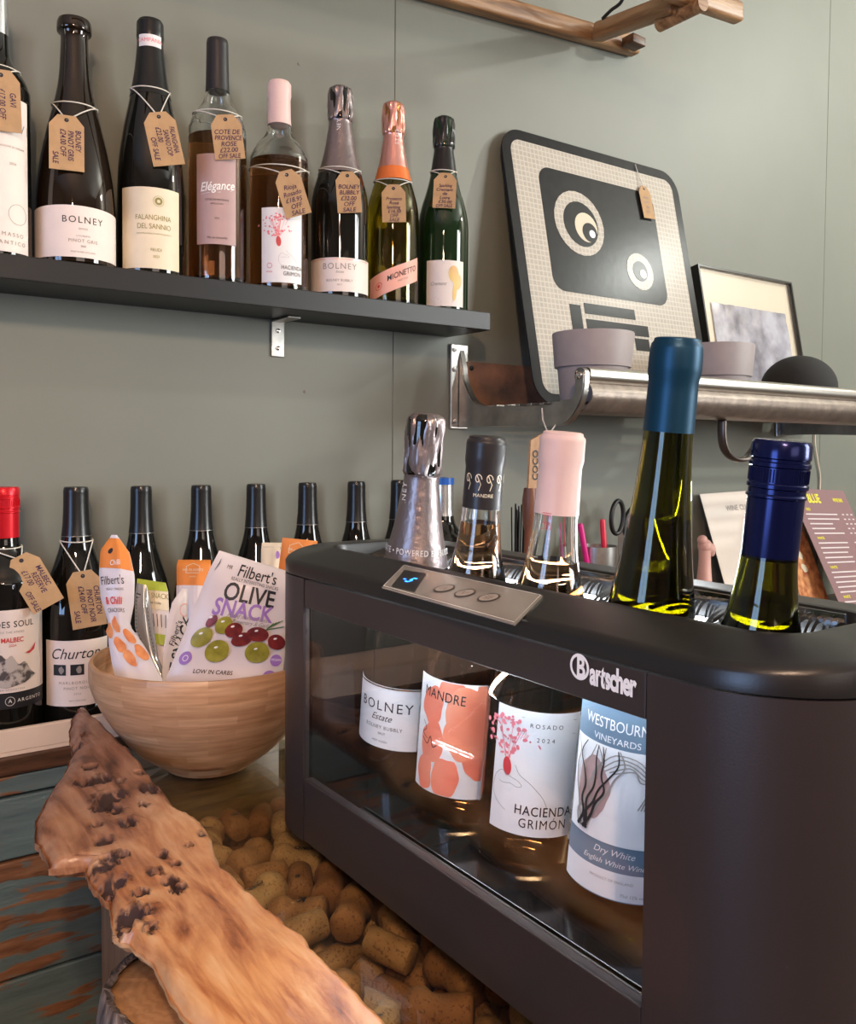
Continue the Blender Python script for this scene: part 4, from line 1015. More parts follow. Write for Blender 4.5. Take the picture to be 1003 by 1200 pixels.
def main_prints(W, H):
    k = W
    olives = [(.35, -.60, .085, .075, OLG, .3), (.22, -.58, .06, .04, OLR, .9), (.46, -.63, .085, .065, OLR, .2), (.18, -.72, .10, .078, OLG, .6), (.56, -.70, .10, .06, OLR, .3), (.70, -.64, .11, .065, OLR, 0), (.36, -.82, .11, .095, OLG, 0), (.73, -.80, .115, .095, OLG, 0), (.90, -.69, .09, .07, OLR, -.2)]
    out = []
    for i, (x, y, a, b, m, r) in enumerate(olives):
        out.append(S(m, 'printed_olives', 'ell', x*k, y*k, a*k, b*k, r))
    hl = [S(WHITEINK, 'olive_glints', 'ell', (x-.02)*k, (y+.03)*k, .018*k, .009*k, .3) for x, y, *_ in olives]
    lf = [S(LEAFG, 'printed_rosemary', 'line', [(.78*k, -.58*k), ((.84+.03*i)*k, (-.52+.012*i)*k)], .008*k) for i in range(4)]+[S(LEAFG, 'printed_rosemary', 'line', [(.74*k, -.6*k), (.95*k, -.54*k)], .01*k)]
    return [T('MR', .21*k, -.115*k, .05*k, BLACKINK), T("Filbert's", .555*k, -.125*k, .16*k, BLACKINK, bold=.006, sx=.93), T('REALLY INTERESTING SNACKS', .55*k, -.205*k, .042*k, BLACKINK, space=1.05, sx=.92),
            T('OLIVE', .525*k, -.32*k, .215*k, BLACKINK, bold=.018, sx=1.0), T('SNACK', .50*k, -.46*k, .20*k, PURPLEINK, bold=.022, sx=.96), T('Pitted mixed olives', .56*k, -.545*k+.035*k, .055*k, GREYINK, shear=.4), T('with Rosemary & Garlic', .56*k, -.555*k, .052*k, GREYINK, shear=.4),
            S(PURPLEINK, 'round_badge', 'ell', .10*k, -.90*k, .055*k, .055*k, 0), S(PURPLEINK, 'round_badge#2', 'ell', .92*k, -.86*k, .055*k, .055*k, 0), T('VEGAN', .92*k, -.855*k, .03*k, WHITEINK, name='badge_text'), S(WHITEINK, 'badge_text', 'ring', .10*k, -.90*k, .02*k, .025*k), S(PURPLEINK, 'round_badge#3', 'ell', .88*k, -1.01*k, .06*k, .055*k, 0),
            T('LOW IN CARBS', .38*k, -1.0*k, .05*k, BLACKINK, bold=.01), S(BLACKINK, 'feather_print', 'line', [(.06*k, -.17*k), (.075*k, -.1*k), (.07*k, -.06*k)], [.004*k, .012*k, .002*k])]+lf+out+hl
pouch('snack_pouch', 'large pale pouch reading OLIVE SNACK leaning at the front of the bowl', [((257, 645), (346, 672), .915, .93), ((245, 668), (343, 692), .905, .92), ((195, 794), (330, 800), 0.885, .905), ((187, 815), (325, 820), .885, .905)], .9, SNACKW, main_prints, thick=.011)
def chilli_prints(W, H):
    return [S(ORANGE, 'orange_band', 'rect', .0, W, -.0165-.022, -.004, .004), T("Chilli", .52*W, -.032, .0085, WHITEINK, .1, bold=.01, shear=.2, name='band_text'), S(BLACKINK, 'hang_hole', 'ell', .38*W, -.019, .0048, .0028, .5), T("Filbert's", .42*W, -.052, .0135, BLACKINK, .12, sx=.85), T('REALLY SNACKS', .5*W, -.061, .0036, BLACKINK, .12), T('& Chilli', .45*W, -.074, .011, REDINK, .12, bold=.03, shear=.2, sx=.85), T('CRACKERS', .5*W, -.084, .0065, BLACKINK, .1)]+[S(CRACKER, 'printed_crackers', 'blob', x*W, y, .0075, .0095, x*9) for x, y in ((.1, -.108), (.42, -.101), (.75, -.112), (.35, -.125), (.85, -.13), (.5, -.14))]
pouch('snack_pouch', 'twisted chilli cracker pouch with an orange top at the left of the bowl', [((131, 627), (137, 627), .955), ((118, 645), (152, 648), .95), ((116, 672), (158, 676), .945), ((118, 700), (157, 708), .94), ((127, 730), (152, 733), .93), ((127, 752), (170, 758), .92), ((132, 782), (190, 795), .91), ((140, 812), (192, 815), .90)], .94, SNACKP, chilli_prints, thick=.008)
def gusset_prints(W, H):
    return [S(BLACKINK, 'small_print', 'line', [(.12*W, -.012-.0042*i), (.85*W, -.012-.0042*i)], .0016) for i in range(26)]
pouch('snack_pouch', 'silver backed pouch side with dark printed lines in the bowl', [((160, 683), (172, 686), .962), ((158, 700), (176, 706), .96), ((158, 735), (181, 742), .955), ((170, 765), (186, 772), .95), ((186, 800), (200, 803), .945)], .95, SNACKGR, gusset_prints, thick=.006, nx=10)
def lime_prints(W, H):
    return [S(LIME, 'lime_band', 'rect', 0, W, -.012, 0, .004), S(CREAM, 'cream_band', 'rect', 0, W, -.033, -.0122, .004), T('OLIVE SNACK', .52*W, -.018, .0085, OLIVEINK, sx=.66, name='band_text'), T('with Chilli', .6*W, -.026, .0035, BLACKINK, name='band_text')]+[S(BLACKINK, 'sketch_print', 'line', [(.15*W+.0045*i, -.038), (.18*W+.0042*i, -.052)], .0008) for i in range(7)]+[S(LIME, 'lime_band#2', 'rect', 0, W, -.072, -.060, .004)]
pouch('snack_pouch', 'pale pouch with a lime green top band standing behind the chilli pouch', [((161, 678), (194, 683), .985), ((160, 690), (197, 693), .98), ((165, 730), (199, 735), .975), ((178, 800), (206, 805), .96)], .97, SNACKW, lime_prints, thick=.008)
def orange_prints(W, H):
    return [T('MR FILBERTS', .5*W, -.014, .0042, CREAM), S(CREAM, 'house_mark', 'line', [(.3*W, -.0175), (.3*W, -.0095), (.5*W, -.0055), (.7*W, -.0095), (.7*W, -.0175), (.3*W, -.0175)], .0007), T('snacks', .5*W, -.0215, .003, CREAM), S(SNACKW, 'pale_lower_band', 'rect', 0, W, -H*.92, -.032, .004)]
pouch('snack_pouch', 'upright pouch with an orange top standing in the middle of the bowl', [((209, 656), (247, 656), 1.005), ((207, 662), (247, 662), 1.0), ((207, 700), (247, 702), .99), ((207, 800), (247, 800), .965)], .98, ORANGE, orange_prints, thick=.007)
def side_prints(W, H):
    return [T('OLIVE SNACK', .55*W, -.075, .017, BLACKINK, PI/2-.15, sx=.85, bold=.02), T("Filbert's", .32*W, -.05, .009, BLACKINK, PI/2-.15), S(CORAL, 'round_badge', 'ring', .6*W, -.024, .006, .0066)]
pouch('snack_pouch', 'narrow pouch seen edge on at the left of the large olive pouch', [((213, 690), (219, 690), .955, .965), ((202, 706), (220, 702), .945, .96), ((196, 730), (219, 740), .94, .955), ((191, 770), (210, 775), .93, .95), ((190, 815), (200, 815), .92, .94)], .95, SNACKW, side_prints, thick=.004, nx=12)
def or2(W, H):
    return [T('MR FILBERTS', .45*W, -.015, .004, CREAM, -.25), S(CREAM, 'house_mark', 'line', [(.22*W, -.017), (.24*W, -.008), (.48*W, -.004), (.66*W, -.011), (.64*W, -.021), (.22*W, -.017)], .0007)]
pouch('snack_pouch', 'tilted pouch with an orange top beside the cooler corner', [((331, 630), (372, 634), 1.0), ((327, 662), (372, 668), .995), ((322, 700), (365, 700), .985), ((315, 790), (350, 795), .965)], .99, ORANGE, or2, thick=.007)
def or3(W, H):
    return [S(GREYINK, 'border', 'line', [(.1*W, -.006), (.9*W, -.006), (.9*W, -.05)], .0005), S(PURPLEINK, 'bird_print', 'blob', .8*W, -.016, .002, .005, 3)]
pouch('snack_pouch', 'plain pale pouch peeping out behind the olive snack pouch', [((307, 636), (332, 636), 1.035), ((306, 645), (331, 645), 1.03), ((305, 790), (330, 790), .985)], .99, CREAM, or3, thick=.005)
pouch('snack_pouch', 'white pouch corner at the right of the bowl beside the cooler', [((339, 705), (352, 705), .985), ((335, 725), (354, 727), .975), ((328, 760), (350, 760), .965), ((326, 786), (346, 786), .96)], .99, SNACKP, None, thick=.006)

# ================================================================ WINE COOLER
U = .355
KX0, KX1, KY0, KY1 = .355, .54, .209, .781
KZ0, KS, KT = ZG+.0005, 1.2397, 1.2615
RC = .07
WY0, WY1, WZ0, WZ1 = .854*U, 1.946*U, 1.0605, 1.2135     # window opening
ck = thing('bottle_cooler', 'black countertop wine cooler with a glass front and a control panel', 'cooler', (0, 0, 0))
def kring(off, seg=10):
    return rrect(KX0+off, KX1-off, KY0+off, KY1-off, max(.004, RC-off), seg)
# outer shell: all round except the door span of the front
full = kring(0); inn_ = kring(.008)
def shell(z0, z1, thick, parent, name, mat):
    # open polyline from (KX0, WY1) going round the back to (KX0, WY0)
    P = [p for p in rrect(KX0, KX1, KY0, KY1, RC, 12)]
    # rotate so that it starts at the far front point
    i0 = min(range(len(P)), key=lambda i: (abs(P[i][0]-KX0)+abs(P[i][1]-(KY1-RC))))
    # order of rrect: far/back corner, far/front, near/front, near/back (counter clockwise)
    nr_ = P.index(min(P, key=lambda p: abs(p[0]-KX0)+abs(p[1]-(KY0+RC))))
    seq = P[nr_:]+P[:i0+1]
    seq = [(KX0, WY0)]+seq+[(KX0, WY1)]
    bm = bmesh.new(); rings = []
    n = len(seq)
    for i, (x, y) in enumerate(seq):
        a = seq[max(0, i-1)]; b = seq[min(n-1, i+1)]; tx, ty = b[0]-a[0], b[1]-a[1]; L = math.hypot(tx, ty)
        nx, ny = -ty/L, tx/L
        rings.append([bm.verts.new(q) for q in ((x, y, z0), (x, y, z1), (x+nx*thick, y+ny*thick, z1), (x+nx*thick, y+ny*thick, z0))])
    for A, B in zip(rings, rings[1:]):
        for k in range(4): bm.faces.new((A[k], A[(k+1) % 4], B[(k+1) % 4], B[k]))
    bm.faces.new(rings[0]); bm.faces.new(rings[-1][::-1])
    bmesh.ops.recalc_face_normals(bm, faces=bm.faces)
    return obj(name, bm, mat, parent, smooth=True, angle=40)
shell(KZ0, KS-.0012, .006, ck, 'housing', COOLB)
# interior walls, floor
bm = box(KX1-.020, KX1-.008, WY0-.01, WY1+.01, KZ0+.02, KS)
box(KX0+.012, KX1-.02, WY0-.014, WY0-.006, KZ0+.02, KS, bm=bm); box(KX0+.012, KX1-.02, WY1+.006, WY1+.014, KZ0+.02, KS, bm=bm)
obj('inner_lining', bm, COOLIN, ck)
obj('inner_floor', box(KX0+.010, KX1-.021, WY0-.02, WY1+.02, 1.040, 1.0497, .001), COOLIN, ck)
obj('base_plate', prism(kring(.007), KZ0+.0005, KZ0+.018), COOLB, ck)
# door
door = obj('door', box(KX0+.0004, KX0+.009, WY0+.001, WY1-.001, KZ0+.001, WZ0-.0005, .0008), COOLB, ck)
obj('top_rail', box(KX0+.0004, KX0+.009, WY0+.001, WY1-.001, WZ1, KS-.0015, .0008), COOLB, door)
obj('pane', box(KX0+.0012, KX0+.0036, WY0+.001, WY1-.001, WZ0-.0005, WZ1, 0), PANE, door)
for i, x in enumerate((KX0+.0125, KX0+.0165, KX0+.0205)):
    obj('track_rib', box(x, x+.0018, WY0+.0, WY1-.07, 1.0498, 1.0535+.0005*i, .0007), COOLB if i == 1 else COOLIN, ck)
ls = plane_surf((KX0+.0003, 0, 0), (0, -1, 0), (0, 0, 1), n=Vector((-1, 0, 0)))
lp = atp(703, 791, (KX0, 0, 0), (1, 0, 0))
add_prints(lambda x, y, l: ls(x-lp.y, y+lp.z, l), [T('artscher', .0090, -.0010, .0175, LOGOW, bold=.04, sx=.62, align='CENTER', space=.92, name='logo_lettering'), S(LOGOW, 'logo_lettering', 'ring', -.0158, .0012, .0058, .0075), T('B', -.0148, .0006, .0165, LOGOW, bold=.03, sx=.75, name='logo_lettering')], door)
# top cap : swept ring
prof_f = [(0, KS), (0, KS+.0085), (.0015, KS+.0110), (.005, KS+.0130), (.040, KT-.0012), (.0425, KT), (.0445, KT-.0006), (.0455, KT-.003), (.0455, KS-.004)]
FLATZ = [KS, KS+.0130, KS+.0165, KS+.0192, KT-.0004, KT, KT-.0006, KT-.003, KS-.004]
def ringpts(off, z, sidef=1.0):
    o = off*sidef
    # only the front side slopes; ends and back are nearly flat on top
    flat = {0: None}
    i_ = [p[0] for p in prof_f].index(off) if z == KS else prof_f.index((off, z))
    zf_ = FLATZ[i_] if i_ < len(FLATZ) else z
    pts = rrect(KX0+off, KX1-off*.98, KY0+off*1.0, KY1-off*1.0, max(.006, RC-off), 12); out = []
    for k, (x, y) in enumerate(pts):
        a = math.radians((k//13)*90+90*(k % 13)/12); w_ = max(0, -math.cos(a))**1.3
        out.append((x, y, z*w_+zf_*(1-w_)))
    return out
bm = bmesh.new(); rg = [[bm.verts.new(p) for p in ringpts(o, z)] for o, z in prof_f]
for A, B in zip(rg, rg[1:]):
    n = len(A)
    for k in range(n): bm.faces.new((A[k], A[(k+1) % n], B[(k+1) % n], B[k]))
obj('top_cap', bm, COOLT, ck, smooth=True, angle=50)
OX0, OX1, OY0, OY1 = KX0+.0455, KX1-.0455, KY0+.0455, KY1-.0455
# steel trim inside the opening
bm = bmesh.new(); zt = KT-.0015
for (x0, x1, y0, y1) in ((OX0-.0002, OX0+.0018, OY0+.02, OY1-.02), (OX1-.0018, OX1+.0002, OY0+.02, OY1-.02)): box(x0, x1, y0, y1, zt-.008, zt-.0002, .0003, bm, 1)
obj('steel_trim', bm, CHROME, ck)
# five bottles axis
AXB = .441; lean = math.radians(1.3)
us = [490, 562, 649, 769, 900]
BY = [YofU(u, .446) for u in us]
# rubber flaps fanning round each neck
bm = bmesh.new(); zf = KT-.010
def nearest(y): return min(abs(y-b) for b in BY)
N = 108
for i in range(N):
    y = OY0+(OY1-OY0)*(i+.5)/N
    b = min(BY, key=lambda q: abs(q-y)); d = y-b
    for sx in (-1, 1):
        xe = AXB+.005+sx*(.0); xs_ = (OX0 if sx < 0 else OX1)
        # curved finger from the rim towards the row's axis, bending away from the neck
        rr_ = .031
        if abs(d) < rr_: xe = AXB+.005+sx*math.sqrt(rr_*rr_-d*d)
        else: xe = AXB+.005+sx*.001
        pts = []
        for k in range(6):
            q = k/5; pts.append((xs_+(xe-xs_)*q, y+math.copysign(.006, d)*q*q*(1 if abs(d) > .01 else .3), zf-.006*q*q+.003*math.sin(q*PI)))
        V_ = []
        for px_, py_, pz_ in pts:
            V_.append((bm.verts.new((px_, py_-.0011, pz_)), bm.verts.new((px_, py_+.0011, pz_)), bm.verts.new((px_, py_, pz_+.0022))))
        for A, B in zip(V_, V_[1:]):
            for k in range(3): bm.faces.new((A[k], A[(k+1) % 3], B[(k+1) % 3], B[k]))
bmesh.ops.recalc_face_normals(bm, faces=bm.faces)
fl = obj('rubber_flaps', bm, RUBBER, ck); fl['kind'] = 'stuff'
# control panel on the slope
k0, z0_ = .005, KS+.0130; k1, z1_ = .040, KT-.0012
sn = Vector((-(z1_-z0_), 0, k1-k0)).normalized(); sp_ = Vector((KX0+k0, 0, z0_))
cpx = [(447.7, 689.7), (603.8, 733.8), (636, 699.7), (472.8, 663.8)]
cw = [atp(u, v, sp_, sn) for u, v in cpx]
bm = bmesh.new(); A = [bm.verts.new(p+sn*.0002) for p in cw]; B = [bm.verts.new(p+sn*.0012) for p in cw]
bm.faces.new(B); bm.faces.new(A[::-1])
for k in range(4): bm.faces.new((A[k], A[(k+1) % 4], B[(k+1) % 4], B[k]))
bmesh.ops.recalc_face_normals(bm, faces=bm.faces)
panel = obj('control_panel', bm, PANELST, ck)
sx_ = Vector((0, -1, 0)); sy_ = sn.cross(sx_).normalized()
if sy_.z < 0: sy_ = -sy_
o_ = cw[0]
def psf(x, y, l): return o_+sx_*x+sy_*y+sn*(.0013+l)
def pxy(u, v):
    q = atp(u, v, sp_, sn)-o_; return q.dot(sx_), q.dot(sy_)
dq = [pxy(*q) for q in ((459, 689), (486, 696), (500, 674), (474, 670))]
bx = [pxy(*q) for q in ((521, 692), (545, 697.5), (573, 703))]
BTN = M('button_face', (.42, .36, .31), .4)
prs = [S(SCISS, 'display_window', 'poly', dq)]
cxd, cyd = sum(q[0] for q in dq)/4, sum(q[1] for q in dq)/4
prs += [T('5', cxd+.002, cyd, .013, BLUELED, bold=.02, name='led_digits'), S(BLUELED, 'led_digits', 'rect', cxd-.007, cxd-.004, cyd-.001, cyd+.0005)]
for (x, y), s_ in zip(bx, ('^', 'v', 'o')):
    prs += [S(BTN, 'button_face', 'ell', x, y, .0068, .0068, 0), S(SCISS, 'button_outline', 'ring', x, y, .0066, .0077)]
    if s_ == '^': prs.append(S(SCISS, 'button_outline', 'line', [(x-.0028, y-.0025), (x, y+.0025), (x+.0028, y-.0025)], .0006))
    if s_ == 'v': prs.append(S(SCISS, 'button_outline', 'line', [(x-.0028, y+.0025), (x, y-.0025), (x+.0028, y+.0025)], .0006))
    if s_ == 'o': prs += [S(SCISS, 'button_outline', 'ring', x, y, .0016, .0021)]+[S(SCISS, 'button_outline', 'line', [(x+.0028*math.cos(a*PI/4), y+.0028*math.sin(a*PI/4)), (x+.004*math.cos(a*PI/4), y+.004*math.sin(a*PI/4))], .0005) for a in range(8)]
prs.append(S(WHITEINK, 'panel_border', 'line', [pxy(450, 689.3), pxy(603, 732.5), pxy(634, 700.5), pxy(474, 665), pxy(450, 689.3)], .0005))
add_prints(psf, prs, panel, eps=.0002)
# LED strip of the cooler, under the front lip
obj('led_strip', box(KX0+.030, KX0+.036, KY0+.06, KY1-.06, KS-.0055, KS-.0025), M('led_strip', (1, 1, 1), .5, emis=(.85, .93, 1), estr=22), ck)
obj('led_strip', box(KX1-.062, KX1-.052, WY0-.01, WY1+.01, KT-.020, KT-.0185), D.materials['led_strip'], ck)  # second glowing strip, added at the rear to make bright patches in the necks
l_ = light('cooler_led_light', 'AREA', (KX0+.033, (KY0+KY1)/2, KS-.007), (KX0+.05, (KY0+KY1)/2, 1.0), .25, (.86, .93, 1.0), .006, .42)
l_.rotation_euler = (0, math.radians(-14), 0)
l2 = light('cooler_led_light', 'AREA', (KX1-.03, (KY0+KY1)/2, KS-.012), (KX1-.1, (KY0+KY1)/2, KT+.1), .9, (.9, .96, 1.0), .004, .42)

# bottles in the cooler
def cbottle(i, vtop, R, kind, label, glass, capz, cap, **k):
    Y = BY[i]+.0205; top = at(us[i], vtop, X=.449).z; H = top-1.0502
    t, pr = bottle(kind, H, R, (.443, Y, 1.0502), label, glass, cap=cap, capz=capz, tilt=(math.radians(5.4), math.radians(.6)), **k)
    return t, pr, R, H
t, pr, R, H = cbottle(0, 484, .0405, 'champagne', 'sparkling bottle with crinkled mauve foil at the far left of the cooler', GLASSD, .60, CAPSILV, capname='foil', capmode='foil')
ph = cam_phi(t.location)
label_part('label', t, R, ph-.42, .042, .098, .055, PAPERW, [T('BOLNEY', -.004, .0095, .0125, BLACKINK, space=1.25), T('Estate', -.006, -.0005, .0085, BLACKINK, shear=.45), T('BOLNEY BUBBLY', -.004, -.0095, .0045, BLACKINK, space=1.15), T('BRUT', -.004, -.015, .003, BLACKINK), T('WEST SUSSEX', -.006, -.022, .0026, BLACKINK), S(CHROME, 'silver_line', 'rect', -.049, .049, .0265, .0278, .003)])
add_prints(lambda x, y, l: cyl_surf(r_at(pr, .642*H+y)+.0018, ph, .642*H)(x, y, l), [T('ESTATE • POWERED BY SUSSEX •', 0, 0, .0072, PAPERW, space=1.15, sx=.8)], t)
add_prints(cyl_surf(r_at(pr, .80*H)+.0018, ph-.9, .77*H), [T('BOLNEY', 0, 0, .008, PAPERW, PI/2, space=1.2)], t)
t, pr, R, H = cbottle(1, 510, .039, 'slim', 'rosé bottle with coral patterned label and dark scroll printed capsule', GLASSC, .818, CAPBLKS, wine=WROSE, wlevel=.78, capmode='lip')
ph = cam_phi(t.location)
blobs = [(-.022, .028, .011, .018, CORAL), (-.004, .045, .012, .012, CORAL), (.014, .018, .021, .032, PEACH), (.004, .004, .013, .022, PEACH), (-.020, -.005, .012, .02, CORAL), (-.006, -.036, .0125, .018, CORAL), (-.026, -.036, .009, .016, CORAL), (.020, -.014, .014, .02, CORAL), (.026, .035, .012, .02, PEACH)]
pb = []
for k_, (x, y, a, b, m_) in enumerate(blobs):
    vs, fs = shape2d('blob', x, y, a, b, k_+1.3); vs = [(max(-.0375, min(.0375, p)), max(-.0465, min(.0465, q*.9))) for p, q in vs]
    pb.append(('S', 'raw', (vs, fs), m_, 'painted_blobs'))
_sh = shape2d
def shape2d(kind, *a):
    if kind == 'raw': return a
    return _sh(kind, *a)
label_part('label', t, R, ph-.22, .028, .122, .040, PAPERW, pb+[T('MANDRE', -.012, .034, .0115, BLACKINK, -.05, space=1.05, sx=.8), S(BLACKINK, 'hand_sketch', 'line', catmull([(-.03, -.004), (-.024, -.008), (-.021, -.001), (-.018, -.009), (-.014, -.006)], 4), .0008), S(BLACKINK, 'hand_sketch', 'line', catmull([(-.03, .01), (-.026, .004), (-.03, 0), (-.024, -.004)], 4), .0006)])
scr = []
for k_ in range(5):
    a0 = -.014+k_*.009
    scr += [S(CREAM, 'scroll_print', 'line', [(a0+.0032*math.cos(t_*.5)*(1-t_/16), .0045*math.sin(t_*.5)*(1-t_/20)) for t_ in range(13)], .0007), S(CREAM, 'scroll_print', 'line', [(a0+.001, -.009), (a0+.0025, -.004), (a0-.001, .003)], .0006)]
add_prints(cyl_surf(r_at(pr, .89*H)+.0009, ph, .895*H), scr+[T('MANDRE', 0, -.013, .004, CREAM)], t)
t, pr, R, H = cbottle(2, 505, .0395, 'slim', 'rosé bottle with pale pink capsule and white flower label in the cooler', GLASSC, .815, CAPPINK, wine=WROSE, wlevel=.705, capmode='lip')
ph = cam_phi(t.location)
label_part('label', t, R, ph-.02, .030, .122, .0325, PAPERW, splash(-.021, .006, .034, 4)+sketch(-.014, -.004, .026)+[T('HACIENDA', .009, -.027, .0098, BLACKINK, bold=.008, space=1.1, sx=.80), T('GRIMÓN', .009, -.0365, .0098, BLACKINK, bold=0.0, space=1.16, sx=.82), T('ROSADO', .006, .036, .0044, BLACKINK, space=1.5), T('2024', .006, .026, .0044, BLACKINK, space=1.6), S(GREYINK, 'lettering', 'line', [(-.012, .041), (.028, .041)], .0003), S(GREYINK, 'lettering', 'line', [(-.012, .031), (.028, .031)], .0003)])
add_prints(cyl_surf(r_at(pr, .83*H)+.0009, ph-.45, .80*H), [S(REDINK, 'monogram', 'line', p_, .0005) for p_ in ([(-.0035, .006), (.0035, .006)], [(-.003, .0045), (.003, .0045), (.003, .002)], [(-.001, .0045), (-.001, -.0055), (-.004, -.0055)], [(.001, .0045), (.001, -.0055), (.0035, -.0055), (.0035, -.002), (.001, -.002)], [(-.003, -.001), (.003, -.001)])], t)
t, pr, R, H = cbottle(3, 398, .0393, 'tallslim', 'tall bottle with matt teal capsule and blue grey vine label in the cooler', GLASSY, .845, CAPTEAL, wine=WYEL, wlevel=.70, capmode='lip')
ph = cam_phi(t.location)
vine = []
rv = random.Random(5)
for k_ in range(9):
    x0 = rv.uniform(-.026, -.012); pts = [(x0, -.022)]
    for j in range(6): pts.append((pts[-1][0]+rv.uniform(-.004, .0065), pts[-1][1]+.0095))
    vine.append(S(BLACKINK if k_ % 2 else GREYINK, 'vine_print', 'line', catmull(pts, 4), [.0022*(1-.7*i/24) for i in range(25)]))
for k_ in range(5):
    vine.append(S(GREYINK, 'vine_print', 'line', catmull([(-.012+.003*k_, .02), (.0+.003*k_, .032-.002*k_), (.016, .03-.003*k_), (.022, .016), (.016+.002*k_, .0)], 4), .0008))
label_part('label', t, R, ph-.34, .022, .146, .036, BLUELAB, [S(PAPERW, 'pale_field', 'rect', -.0345, .0345, -.026, .036, .003), S(MAUVE, 'tinted_wash', 'blob', -.014, .006, .014, .02, 2.2), S(PAPERW, 'lower_field', 'rect', -.0345, .0345, -.061, -.043, .003), T('WESTBOURNE', -.001, .05, .010, PAPERW, sx=.72, name='lettering'), T('VINEYARDS', -.001, .0405, .006, PAPERW, name='lettering'), T('Dry White', .004, -.031, .006, PAPERW, shear=.3), T('English White Wine', .004, -.038, .005, PAPERW, shear=.3), T('PRODUCT OF ENGLAND', .004, -.049, .0025, GREYINK), T('75cl 12% vol', .018, -.057, .003, GREYINK)]+vine)
t, pr, R, H = cbottle(4, 514, .0375, 'slim', 'green glass bottle with glossy navy screw cap at the near end of the cooler', GLASSY, .785, CAPNAVY, wine=WYEL, wlevel=.68, capmode='screw')
label_part('label', t, R, cam_phi(t.location), .03, .12, .034, PAPERW)

# ================================================================ LUGGAGE RACK
RZ = .0
rx0 = XofU(532, YW); rx1 = XofU(911, YW)
ZB = at(530, 503, Y=YW).z; ZTP = at(530, 403, Y=YW).z     # bracket plate bottom and top
pk = at(683, 440, X=rx0+.012); YK = pk.y; ZK = pk.z      # knob at the arm's end
rk = thing('metal_rack', 'old aluminium luggage rack on the wall holding sign, pots and picture', 'rack', (0, 0, 0))
def yz_prism(poly, x0, x1): return prism(poly, x0, x1, fn=lambda a, b, c: (c, a, b))
zarm = ZB+.016
def arm(x0):
    top_ = catmull([(YW-.006, ZTP-.01), (YW-.014, ZTP-.035), (YW-.022, ZB+.075), (YW-.05, ZB+.043), (YW-.10, zarm+.018), (YK+.07, zarm+.016), (YK+.035, zarm+.022), (YK+.014, ZK-.03), (YK+.008, ZK-.008)], 6)
    kn = [(YK+.011*math.cos(a), ZK+.011*math.sin(a)) for a in [math.radians(q) for q in range(-20, 200, 20)]]
    bot = catmull([(YK-.010, ZK-.012), (YK-.004, ZK-.035), (YK+.02, zarm-.008), (YK+.06, zarm-.014), (YW-.10, zarm-.012), (YW-.04, ZB+.004), (YW-.016, ZB+.003), (YW-.006, ZB+.003)], 6)
    bm = yz_prism(top_+kn+bot, x0+.004, x0+.016)
    es = [e for e in bm.edges if len(e.link_faces) == 2 and any(len(f.verts) > 10 for f in e.link_faces)]
    bmesh.ops.bevel(bm, geom=es, offset=.0018, segments=2, affect='EDGES')
    a_ = obj('bracket', bm, ALU, rk, smooth=True, angle=35)
    obj('wall_plate', box(x0-.012, x0+.024, YW-.006, YW-.0006, ZB, ZTP, .002), ALU, a_)
    for z in (ZTP-.010, ZB+.013, ZTP-.042):
        sc = lathe([(.0001, 0), (.0042, 0), (.0038, .0015), (.0001, .0022)], 14, cap0=False, cap1=False)
        bmesh.ops.transform(sc, matrix=Matrix.Translation((x0-.005, YW-.0062, z)) @ Matrix.Rotation(PI/2, 4, 'X'), verts=sc.verts); obj('screw', sc, ZINC, a_)
    sc = lathe([(.0001, 0), (.0062, 0), (.0062, .003), (.003, .0045), (.0001, .005)], 18, cap0=False, cap1=False)
    bmesh.ops.transform(sc, matrix=Matrix.Translation((x0+.0042, YK, ZK)) @ Matrix.Rotation(-PI/2, 4, 'Y'), verts=sc.verts); obj('end_knob', sc, CHROME, a_, smooth=True, angle=40)
arm(rx0); arm(rx1)
XE = rx1+.12; xa = rx0+.017
ztf = at(811, 440, Y=YK).z; zbf = at(811, 487, Y=YK).z; rt = .0115
obj('front_tube', tube([(xa, YK, ztf-rt), (XE, YK, ztf-rt)], rt, 24), ALUTUBE, rk, smooth=True, angle=40)
fas = catmull([(YK-.004, ztf-rt*1.9), (YK-.012, ztf-.034), (YK-.010, zbf+.014), (YK+.006, zbf), (YK+.03, zbf-.004)], 6)
bm = prism(fas+[(a+.0022, b+.0015) for a, b in fas[::-1]], xa+.002, XE, fn=lambda a, b, c: (c, a, b))
obj('fascia', bm, TRIMTAN, rk, smooth=True, angle=35)
bm = None
zsl = zarm+.019
nsl = 9
for i in range(nsl):
    y = YK+.035+(YW-.03-YK-.035)*i/(nsl-1)
    obj('slat', box(rx0+.0165, XE, y-.0045, y+.0045, zsl-.0015, zsl+.0025, .0008), ALU, rk)
obj('back_board', box(rx0+.018, XE, YW-.010, YW-.0012, zsl+.004, at(543, 424, Y=YW).z, .001), COPPERBOARD, rk)
ZR = zsl+.0028                                                    # top of the slats
for z in (at(548, 432, Y=YW).z,):
    sc = lathe([(.0001, 0), (.0045, 0), (.004, .0015), (.0001, .002)], 14, cap0=False, cap1=False)
    bmesh.ops.transform(sc, matrix=Matrix.Translation((XofU(547, YW), YW-.0102, z)) @ Matrix.Rotation(PI/2, 4, 'X'), verts=sc.verts); obj('screw', sc, SCISS, rk)

